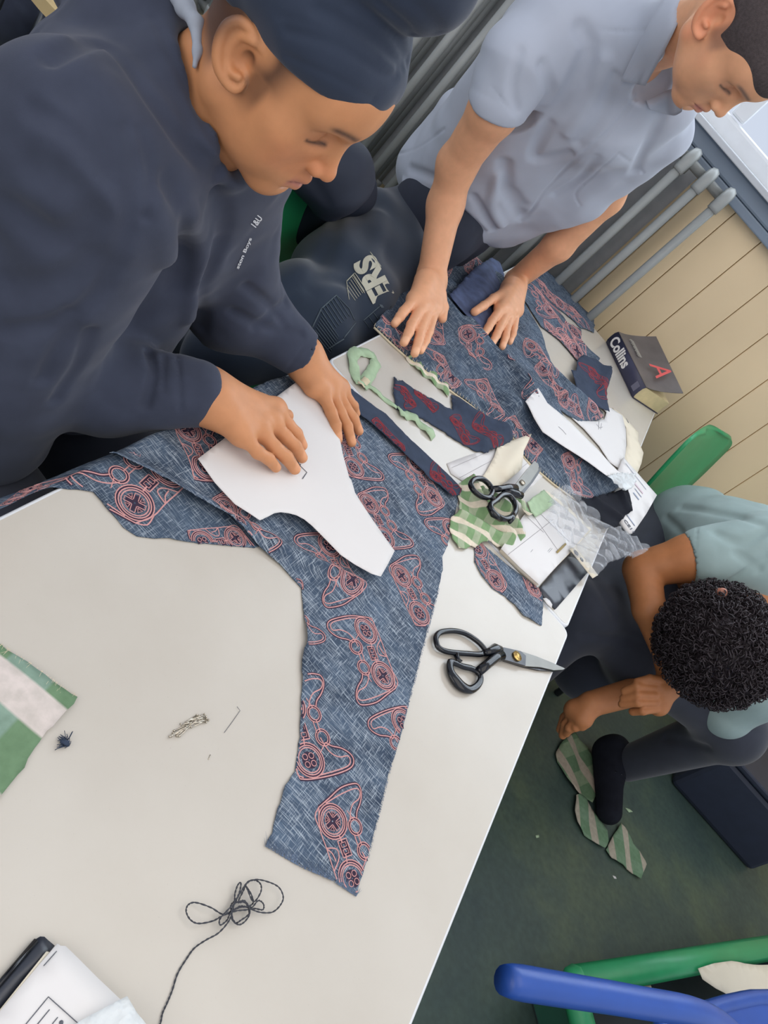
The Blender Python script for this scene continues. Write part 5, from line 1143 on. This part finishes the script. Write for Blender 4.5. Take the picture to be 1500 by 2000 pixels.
def flap(name, pts, m, par, th=.0022, bend=0):
    V = [np.array(p) for p in pts]; c = sum(V) / len(V); nn = np.cross(V[1] - V[0], V[-1] - V[0]); nn /= np.linalg.norm(nn)
    if nn @ (CAM - c) < 0: nn = -nn
    bm = bmesh.new(); vs = [bm.verts.new(Vector(v)) for v in V]; bm.faces.new(vs); bmesh.ops.triangulate(bm, faces=bm.faces[:]); bmesh.ops.subdivide_edges(bm, edges=bm.edges[:], cuts=3, use_grid_fill=True)
    bm.verts.ensure_lookup_table(); v = [np.array(q.co) for q in bm.verts]; f = [[q.index for q in F_.verts] for F_ in bm.faces]; n = len(v)
    be = [e for e in bm.edges if e.is_boundary]; side = [(e.verts[0].index, e.verts[1].index, e.verts[1].index + n, e.verts[0].index + n) for e in be]
    mb = MB(); mb.add([q + nn * th for q in v] + v, f + [[i + n for i in q][::-1] for q in f] + side, False); bm.free(); return mb.build(name, m, par)
def collar(inner, outer, off=.007, th=.003, lift=.004):
    A = cr(inner, 6); B_ = cr(outer, 6); al = sops + [q for q in body2 if q[0] == 'u']; m = 7; V = []; n = min(len(A), len(B_)); 
    HH = march(al, [tuple(A[i] * (1 - j / (m - 1)) + B_[i] * j / (m - 1)) for i in range(n) for j in range(m)], .9, 1.8); ld = rs = None
    for i in range(n):
        for j in range(m):
            t = j / (m - 1); p = A[i] * (1 - t) + B_[i] * t; P = HH[i * m + j]; pv_ = rs if j == 0 else ld
            dd = float(RC[:, 2] @ (P - CAM)) if False else (float((RC @ (P - CAM))[2]) if P is not None else (pv_ or 1.3))
            if pv_ is not None: dd = min(max(dd, pv_ - .012), pv_ + .012)
            ld = dd
            if j == 0: rs = dd
            V.append(D(p[0], p[1], dd - off - lift * (1 - t)))
    V = np.array(V).reshape(n, m, 3)
    for _ in range(3): V[1:-1] = (V[:-2] + V[2:] + 2 * V[1:-1]) / 4
    V = [v for r_ in V for v in r_]; V2 = [v + (v - CAM) / np.linalg.norm(v - CAM) * th for v in V]; N = n * m; Fc = []
    for i in range(n - 1):
        for j in range(m - 1): f = (i * m + j, i * m + j + 1, (i + 1) * m + j + 1, (i + 1) * m + j); Fc += [f, tuple(q + N for q in f[::-1])]
        Fc += [(i * m, (i + 1) * m, N + (i + 1) * m, N + i * m), ((i + 1) * m + m - 1, i * m + m - 1, N + i * m + m - 1, N + (i + 1) * m + m - 1)]
    for j in range(m - 1): Fc += [(j + 1, j, N + j, N + j + 1), ((n - 1) * m + j, (n - 1) * m + j + 1, N + (n - 1) * m + j + 1, N + (n - 1) * m + j)]
    mb = MB(); mb.add(V + V2, Fc, True); return mb.build('collar', M_shirt, p2)
collar([(1350, -20), (1322, 50), (1288, 118), (1260, 168)], [(1306, -20), (1268, 45), (1240, 100), (1212, 158)])
collar([(1262, 196), (1290, 182), (1318, 172), (1338, 178)], [(1268, 214), (1296, 222), (1318, 226), (1332, 218)], .005)
M_trs = mat('dark charcoal school trousers', (40, 46, 60), .85, var=.1, vs=30)
pv = D(885, 425, 1.90); pv = np.array([min(pv[0], -.36), pv[1], .80])
blob('trousers', [cone(pv + [0, -.09, 0], pv + [0, .07, 0], .105, .105, .04), cone(pv + [0, -.08, -.03], (pv[0] + .0, pv[1] - .09, .45), .10, .075, .03), cone(pv + [0, .06, -.03], (pv[0], pv[1] + .08, .45), .10, .075, .03),
                  cone((pv[0], pv[1] - .09, .45), (pv[0] - .02, pv[1] - .1, .07), .075, .06, .02), cone((pv[0], pv[1] + .08, .45), (pv[0] - .02, pv[1] + .09, .07), .075, .06, .02)], .007, M_trs, p2)
for dy in (-.1, .09): blob('shoe', [cone((pv[0] - .03, pv[1] + dy, .045), (pv[0] + .12, pv[1] + dy, .035), .042, .034, .01), ('s', .002, lambda P: P[:, 2], np.array([-3, -3, -3.]), np.array([3, 3, 3.]))], .005, M_blackc, p2)

# ------------------------------------------------------------------ person with curly hair
M_sk3 = attr_mat('brown skin', .5, .08); M_tee = mat('grey green cotton tee', (150, 170, 168), .85, var=.05, vs=24, bump=.2, bs=1000, spec=.2, sheen=.1)
p3 = empty('person', (.75, 2.1, 0), 'person with curly dark hair in a grey-green tee, seated and reaching to the floor', 'person')
H3 = D(1395, 1262, 1.80); M3 = np.eye(3)
Sh3 = D(1480, 1085, 1.92); El3 = D(1254, 1112, 1.95); W3 = D(1310, 1300, 1.92)
Hp = np.array([.68, 2.26, .55])
Sh4 = D(1470, 1330, 1.95); El4 = D(1350, 1320, 2.02); W4 = D(1158, 1374, 1.99)
bd3 = [cone(Sh3, D(1350, 1090, 1.92), .058, .055, .02), cone(D(1350, 1090, 1.92), El3, .055, .044, .02), cone(El3, D(1268, 1190, 1.90), .044, .038, .01), cone(D(1268, 1190, 1.90), W3, .038, .030, .01),
       cone(Sh4, El4, .045, .040, .02), cone(El4, W4, .040, .031, .02), cone(Hp, D(1470, 1170, 1.98), .10, .12, .03), cone(D(1470, 1170, 1.98), H3, .06, .06, .03), ell(H3, (.080, .088, .095), .02)]
# reaching hand
def hd3(c, fs, fr, pr): 
    o = [cone(c[0], c[1], pr, pr * 1.05, .012), cone(c[0], c[2], pr, pr * .95, .012), cone(c[1], c[2], pr * .95, pr * .9, .012)]
    for f in fs:
        for i in range(len(f) - 1): o.append(cone(f[i], f[i + 1], fr * (1 - .05 * i), fr * (.93 - .05 * i), .004))
    return o
cA = [D(1150, 1378, 1.99), D(1124, 1388, 2.0), D(1138, 1402, 1.98)]
fA = [[D(1118, 1395, 2.0), D(1104, 1415, 2.01), D(1099, 1436, 2.02)], [D(1124, 1405, 1.985), D(1112, 1422, 1.99), D(1106, 1432, 2.01)], [D(1134, 1408, 1.975), D(1124, 1420, 1.98), D(1114, 1424, 2.0)], [D(1143, 1404, 1.97), D(1137, 1418, 1.975), D(1124, 1420, 2.0)], [D(1120, 1380, 2.03), D(1102, 1402, 2.04), D(1094, 1425, 2.04)]]
bd3 += hd3(cA, fA, .0115, .026)
cB = [D(1310, 1335, 1.90), D(1290, 1345, 1.89), D(1286, 1376, 1.90)]
fB = [[D(1275, 1343, 1.875), D(1245, 1340, 1.865), D(1220, 1350, 1.885)], [D(1278, 1357, 1.872), D(1246, 1356, 1.862), D(1218, 1364, 1.885)], [D(1280, 1371, 1.875), D(1246, 1372, 1.862), D(1215, 1375, 1.885)], [D(1280, 1384, 1.88), D(1256, 1388, 1.87), D(1236, 1390, 1.89)], [D(1300, 1330, 1.88), D(1270, 1326, 1.87), D(1245, 1332, 1.87)]]
bd3 += hd3(cB, fB, .0108, .026)
bd3.append(cone(W3, cB[0], .032, .027, .02))
blob('body', bd3, .0034, M_sk3, p3, lambda V: np.tile(np.array(s2l((186, 122, 78))), (len(V), 1)))
tee = [cone(Hp + [0, 0, .06], D(1420, 1085, 2.12), .13, .135, .05), cone(D(1420, 1085, 2.12), D(1510, 1090, 1.98), .125, .11, .05), cone(D(1490, 1080, 1.92), D(1375, 1090, 1.915), .085, .073, .03), cone(D(1500, 1110, 1.95), D(1480, 1320, 2.05), .11, .10, .05), cone(D(1480, 1320, 2.05), D(1420, 1385, 2.10), .09, .075, .04),
       cone(D(1320, 1010, 2.30), D(1480, 1040, 2.12), .05, .07, .04)]
tec = [cutend(D(1343, 1090, 1.915), El3 - Sh3, .10), cone(Sh3, D(1330, 1092, 1.92), .058, .057, .003, 's')]
tops = tee + tec

fo3 = [([(1362, 1030), (1358, 1090), (1362, 1150)], .0022, .0018), ([(1400, 1040), (1450, 1060), (1500, 1030)], .010, .008), ([(1400, 1150), (1450, 1120), (1500, 1090)], .008, .008), ([(1330, 990), (1400, 1000), (1480, 1020)], .012, .006), ([(1300, 1010), (1330, 1040), (1335, 1080)], .010, .005), ([(1440, 1080), (1480, 1110)], .01, .006)]
blob('tee', tops + folds(tops, [(a, b, c * 1.5) for a, b, c in fo3]) + [noisef(.002, .14, 7)], .005, M_tee, p3)
Kn1 = D(1115, 1225, 1.99); Kn2 = D(1430, 1425, 2.17)
Kn1 = np.array([.56, 1.76, .44]); An2 = D(1225, 1492, 2.42)
trs = [cone(D(1150, 1300, 2.22), D(1280, 1290, 2.2), .10, .11, .06), cone(Hp + [-.05, 0, -.03], Kn1, .105, .078, .04), cone(Kn1, (.60, 1.66, .12), .075, .055, .02), cone(Hp + [.05, 0, -.03], Kn2, .11, .085, .05), cone(Kn2, An2, .078, .050, .02), cone(Hp + [.0, -.12, -.03], (.78, 1.86, .44), .10, .09, .05), cone((.78, 1.86, .44), Kn2, .08, .07, .05), cone((.78, 1.86, .44), Kn1, .08, .06, .05)]
blob('trousers', trs + folds(trs, [([(1160, 1130), (1200, 1200)], .012, .006), ([(1300, 1440), (1380, 1460)], .012, .008), ([(1140, 1240), (1260, 1260), (1300, 1320)], .012, .008)]), .0065, M_trk, p3)
fl_ = ('s', .002, lambda P: P[:, 2] - .001, np.array([-3, -3, -3.]), np.array([3, 3, 3.]))
a = Z(1188, 1470, .05); b = Z(1190, 1585, .035)
shoe = blob('shoe', [cone(a, b, .048, .036, .01), cone(a + np.array([0, 0, .03]), a * .6 + b * .4 + np.array([0, 0, .01]), .042, .036, .02), fl_], .0045, M_blackc, p3)
mb = MB()
for t in (.2, .34, .48):
    c = a + (b - a) * t + np.array([0, 0, .052 - .025 * t]); d = np.cross(b - a, [0, 0, 1]); d /= np.linalg.norm(d); mb.tube([c - d * .022, c + np.array([0, 0, .006]), c + d * .022], .0035, 6)
mb.build('laces', M_blackp, p3)
blob('shoe', [cone((.62, 1.68, .045), (.66, 1.52, .035), .045, .036, .01), fl_], .006, M_blackc, p3)
# curls
M_curl = mat('dark brown curls', (44, 36, 40), .55, var=.35, vs=90, spec=.45)
rnd = random.Random(11)
hc = H3 + np.array([.0, .0, .01]); R3 = np.array([.135, .138, .130])
mb = MB()
blob('hair_mass', [ell(hc, R3 * .87, .01)] + [ell(hc + R3 * .82 * (lambda v: v / np.linalg.norm(v))(np.array([rnd.gauss(0, 1), rnd.gauss(0, 1), rnd.gauss(0, 1) + .2])), np.array([.014] * 3) * rnd.uniform(.6, 1.2), .01) for _ in range(150)], .0045, M_curl, p3)
for i in range(5200):
    v = np.array([rnd.gauss(0, 1), rnd.gauss(0, 1), rnd.gauss(0, 1) + .15]); v /= np.linalg.norm(v)
    if v @ (CAM - hc) < -.25: continue
    c = hc + v * R3 * rnd.uniform(.86, 1.05); t1v = np.cross(v, [rnd.gauss(0, 1), rnd.gauss(0, 1), rnd.gauss(0, 1)]); t1v /= np.linalg.norm(t1v); t2v = np.cross(v, t1v)
    rr = rnd.uniform(.0035, .008); n = 9; ph = rnd.uniform(0, 6.28); P = []
    for k in range(n):
        an = ph + k * .95; P.append(c + (t1v * math.cos(an) + v * math.sin(an) * .8) * rr + t2v * (k - n / 2) * rr * .32)
    mb.tube(P, rnd.uniform(.0009, .0018), 4, cap=False)
mb.build('hair_curls', M_curl, p3)
blob('ear', [ell(D(1409, 1158, 1.74), (.011, .008, .013), .01), cone(D(1402, 1153, 1.745), D(1414, 1163, 1.735), .005, .004, .004)], .0015, mat('brown skin of the ear', (170, 112, 92), .5), p3)

# ------------------------------------------------------------------ draped dark garment with printing
M_drk = mat('faded black sweatshirt cotton', (44, 54, 68), .92, var=.12, vs=16, bump=.2, bs=900, spec=.12, sheen=.3)
gar = empty('printed_sweatshirt', D(690, 520, 1.6), 'dark sweatshirt with pale block letters and a skyline print, draped beside the far table', 'sweatshirt')
gp = [((690, 425), 1.74), ((810, 420), 1.86), ((648, 530), 1.62), ((760, 520), 1.76), ((572, 598), 1.50), ((700, 610), 1.62), ((640, 660), 1.52), ((720, 590), 1.64), ((790, 470), 1.84)]
G = [np.array(D(*p, d)) for p, d in gp]
gops = [cone(G[0], G[1], .05, .055, .05), cone(G[0], G[2], .045, .052, .04), cone(G[2], G[4], .052, .05, .04), cone(G[1], G[8], .055, .06, .05), cone(G[8], G[3], .06, .06, .05), cone(G[3], G[5], .06, .06, .05), cone(G[5], G[6], .06, .045, .05), cone(G[2], G[3], .07, .07, .06), cone(G[4], G[6], .055, .045, .05), cone(G[4], G[5], .06, .06, .05), cone(G[0], G[3], .06, .06, .05), cone(G[1], G[2], .06, .06, .05), cone(G[4], D(455, 668, 1.40), .055, .05, .05), cone(D(455, 668, 1.40), D(350, 640, 1.45), .05, .05, .05), cone(D(455, 690, 1.36), D(545, 705, 1.38), .045, .045, .04), cone(D(400, 700, 1.36), D(455, 690, 1.36), .04, .045, .04)]
gops += [noisef(.004, .2, 9)]
gops += folds(gops, [([(660, 420), (640, 480), (610, 560)], .016, .008), ([(740, 420), (730, 500), (700, 560)], .02, -.008), ([(560, 560), (620, 540), (690, 560)], .014, .006), ([(650, 385), (670, 400), (700, 402)], .006, .005)], .9)
blob('garment', gops, .006, M_drk, gar)
M_prt = mat('aged cream print', (188, 186, 168), .8); M_prt2 = mat('faded grey print', (84, 96, 104), .85)
put_on(gops, 'ERS', (768, 575), (726, 495), 60, M_prt, gar, .0015, .05, 'block_letters'); put_on(gops, 'V', (783, 602), (768, 578), 44, M_prt2, gar, .0015, .04, 'block_letters')
mb = MB()
def gl(pts, w, mb):
    P = march(gops, pts, .9); P = [p - (p - CAM) / np.linalg.norm(p - CAM) * .001 for p in P if p is not None]
    if len(P) > 1: mb.tube(P, w, 4, flat=.5)
def seg(a, b, n=6): return [(a[0] + (b[0] - a[0]) * i / n, a[1] + (b[1] - a[1]) * i / n) for i in range(n + 1)]
for q in ([(723, 492), (744, 520)], [(693, 533), (716, 567)], [(689, 537), (712, 572)]): gl(seg(*q), .0016, mb)
for i in range(6):
    a = (690 - i * 2.6, 535 + i * 5.5); gl(seg(a, (a[0] + 22 - i, a[1] + 34 - i * 2)), .0010, mb)
gl([(677, 549), (692, 534)], .001, mb); gl(seg((677, 550), (682, 585)), .001, mb)
mb.build('tower_print', M_prt, gar)
mb = MB()
for i in range(7):
    a = (657 - i * 5.2, 577 + i * 4.6); gl(seg(a, (a[0] + 26, a[1] + 40)), .0010, mb)
gl(seg((657, 576), (626, 604)), .0012, mb); gl(seg((657, 576), (682, 602)), .0012, mb); gl(seg((682, 602), (693, 625)), .0012, mb)
for i in range(8):
    a = (630 - i * 2.4, 612 + i * 5.4); gl(seg(a, (a[0] + 32, a[1] + 46 - i)), .0010, mb)
gl(seg((627, 604), (610, 640)), .0012, mb); gl(seg((695, 630), (672, 660)), .0012, mb); gl(seg((672, 662), (640, 682)), .0012, mb)
for i in range(3): a = (712 + i * 9, 627 - i * 8); gl(seg(a, (a[0] + 10, a[1] + 14)), .001, mb)
gl(seg((710, 626), (742, 598)), .001, mb)
mb.build('skyline_print', M_prt2, gar)
# black bag on the floor behind, under the radiator
blob_ = [ell(D(655, 340, 1.50), (.060, .075, .070), .03), ell(D(605, 325, 1.46), (.045, .055, .05), .03), cone(D(655, 350, 1.50), D(640, 395, 1.55), .055, .030, .04), cone(D(690, 370, 1.62), (-.66, 1.62, .30), .05, .06, .04), cone((-.66, 1.62, .30), (-.68, 1.62, .08), .06, .07, .03)]
o = blob('dark_coat', blob_ + [noisef(.003, .12, 31)] + folds(blob_, [([(600, 340), (640, 400)], .01, .006)], .9), .007, mat('black blue padded cotton', (34, 41, 56), .75, var=.1, vs=20)); tag(o, 'dark coat hung over the green chair back behind the person in the hoodie', 'coat')
# far upper left
M_wood = mat('pale beech wood', (196, 172, 124), .5, var=.12, vs=12)
st = empty('pale_stool', (-1.15, 1.62, 0), 'pale beech stool half hidden beyond the hooded shoulder at the upper left', 'stool')
a = D(20, -70, 1.75); b = D(150, 62, 1.62); c = D(170, -90, 1.80); mb = MB()
A_ = np.array([[*D(x, y, 1.6)[:2]] for x, y in []]) if False else None
zt_ = .62; pts = [Z(86, -4, zt_), Z(110, 22, zt_), Z(132, 47, zt_), Z(150, 68, zt_), Z(153, 62, zt_), Z(146, 36, zt_), Z(136, 8, zt_), Z(128, -14, zt_), Z(150, -110, zt_), Z(10, -130, zt_), Z(40, -60, zt_)]
mb.prism([(p[0], p[1]) for p in pts][::-1], zt_ - .025, zt_); mb.build('seat', M_wood, st)
cc = sum(pts) / len(pts)
for p in (pts[2], pts[5], pts[8], pts[9]):
    q = p * .75 + cc * .25; mb = MB(); mb.tube([(q[0], q[1], zt_ - .02), (q[0] - .0, q[1], 0)], .013, 8); mb.build('leg', M_cleg, st)
st.location = (cc[0], cc[1], 0)
for ch_ in st.children: ch_.matrix_parent_inverse = Matrix.Translation(-Vector(st.location))
bl = [ell(D(70, 30, 1.95), (.10, .16, .10), .03), ell(D(40, -30, 1.95), (.14, .12, .14), .05), ell(D(165, 15, 1.75), (.07, .08, .12), .04)]
tag(blob('dark_coat', bl + folds(bl, [([(40, 0), (90, 60)], .015, .01)], 1.2), .010, M_hood), 'dark navy coat bundled around the pale stool at the upper left', 'coat')
bl = [ell(D(-15, 190, 1.25), (.045, .05, .05), .03), ell(D(8, 158, 1.28), (.028, .03, .03), .03)]
tag(blob('grey_cloth', bl + folds(bl, [([(0, 150), (20, 175)], .006, .004)], .7), .004, mat('light grey cotton', (176, 184, 190), .8, var=.05)), 'light grey cloth showing at the left border above the navy shoulder', 'cloth')
chip([(0, 92), (6, 93), (28, 105), (30, 110), (22, 109), (0, 100)], .0006, mat('tan strip', (130, 110, 88), .7), 'thin tan strip on the floor at the upper left', 'wood_strip', 'strip', .004)
M_filmg = M_filmw.copy(); M_filmg.name = 'smoky clear film'; M_filmg.node_tree.nodes['Principled BSDF'].inputs['Alpha'].default_value = .34
# clear bag by the seated person
o_ = [(1378, 1462), (1400, 1452), (1430, 1445), (1446, 1475), (1460, 1505), (1466, 1530), (1471, 1538), (1462, 1545), (1450, 1565), (1432, 1586), (1424, 1578), (1412, 1545), (1396, 1515), (1386, 1490)]
tag(sheet('clear_bag', px2(o_, .06), crink(.01, .016, 28), M_filmg, None, .0006, .010, 0, .03), 'crumpled clear plastic bag on the floor right of the black shoe', 'plastic bag')
mb = MB(); mb.tube([Z(1465, 1512, .05), Z(1560, 1485, .05)], .012, 8); tag(mb.build('green_rail', M_gch), 'thin green plastic rail at the right border behind the floor-level clear bag', 'rail')
mb = MB(); mb.tube([Z(1475, 1412, .12), Z(1540, 1462, .12)], .020, 8, flat=.5); tag(mb.build('pale_batten', M_hem), 'pale batten at the right border beside the dark storage box', 'batten')
bx = empty('storage_box', (1.56, 2.42, 0), 'dark lidded storage box on the floor at the right border by the wall', 'box')
M_bxm = mat('dark blue grey plastic', (40, 46, 62), .5); mb = MB(); mb.box((1.56, 2.44, .11), (.40, .34, .22), bev=.08); mb.build('body', M_bxm, bx); mb = MB(); mb.box((1.56, 2.44, .235), (.42, .36, .022), bev=.3); mb.build('lid', M_bxm, bx)
for o in list(bpy.data.objects):
    if o.type == 'MESH': o.data.update()
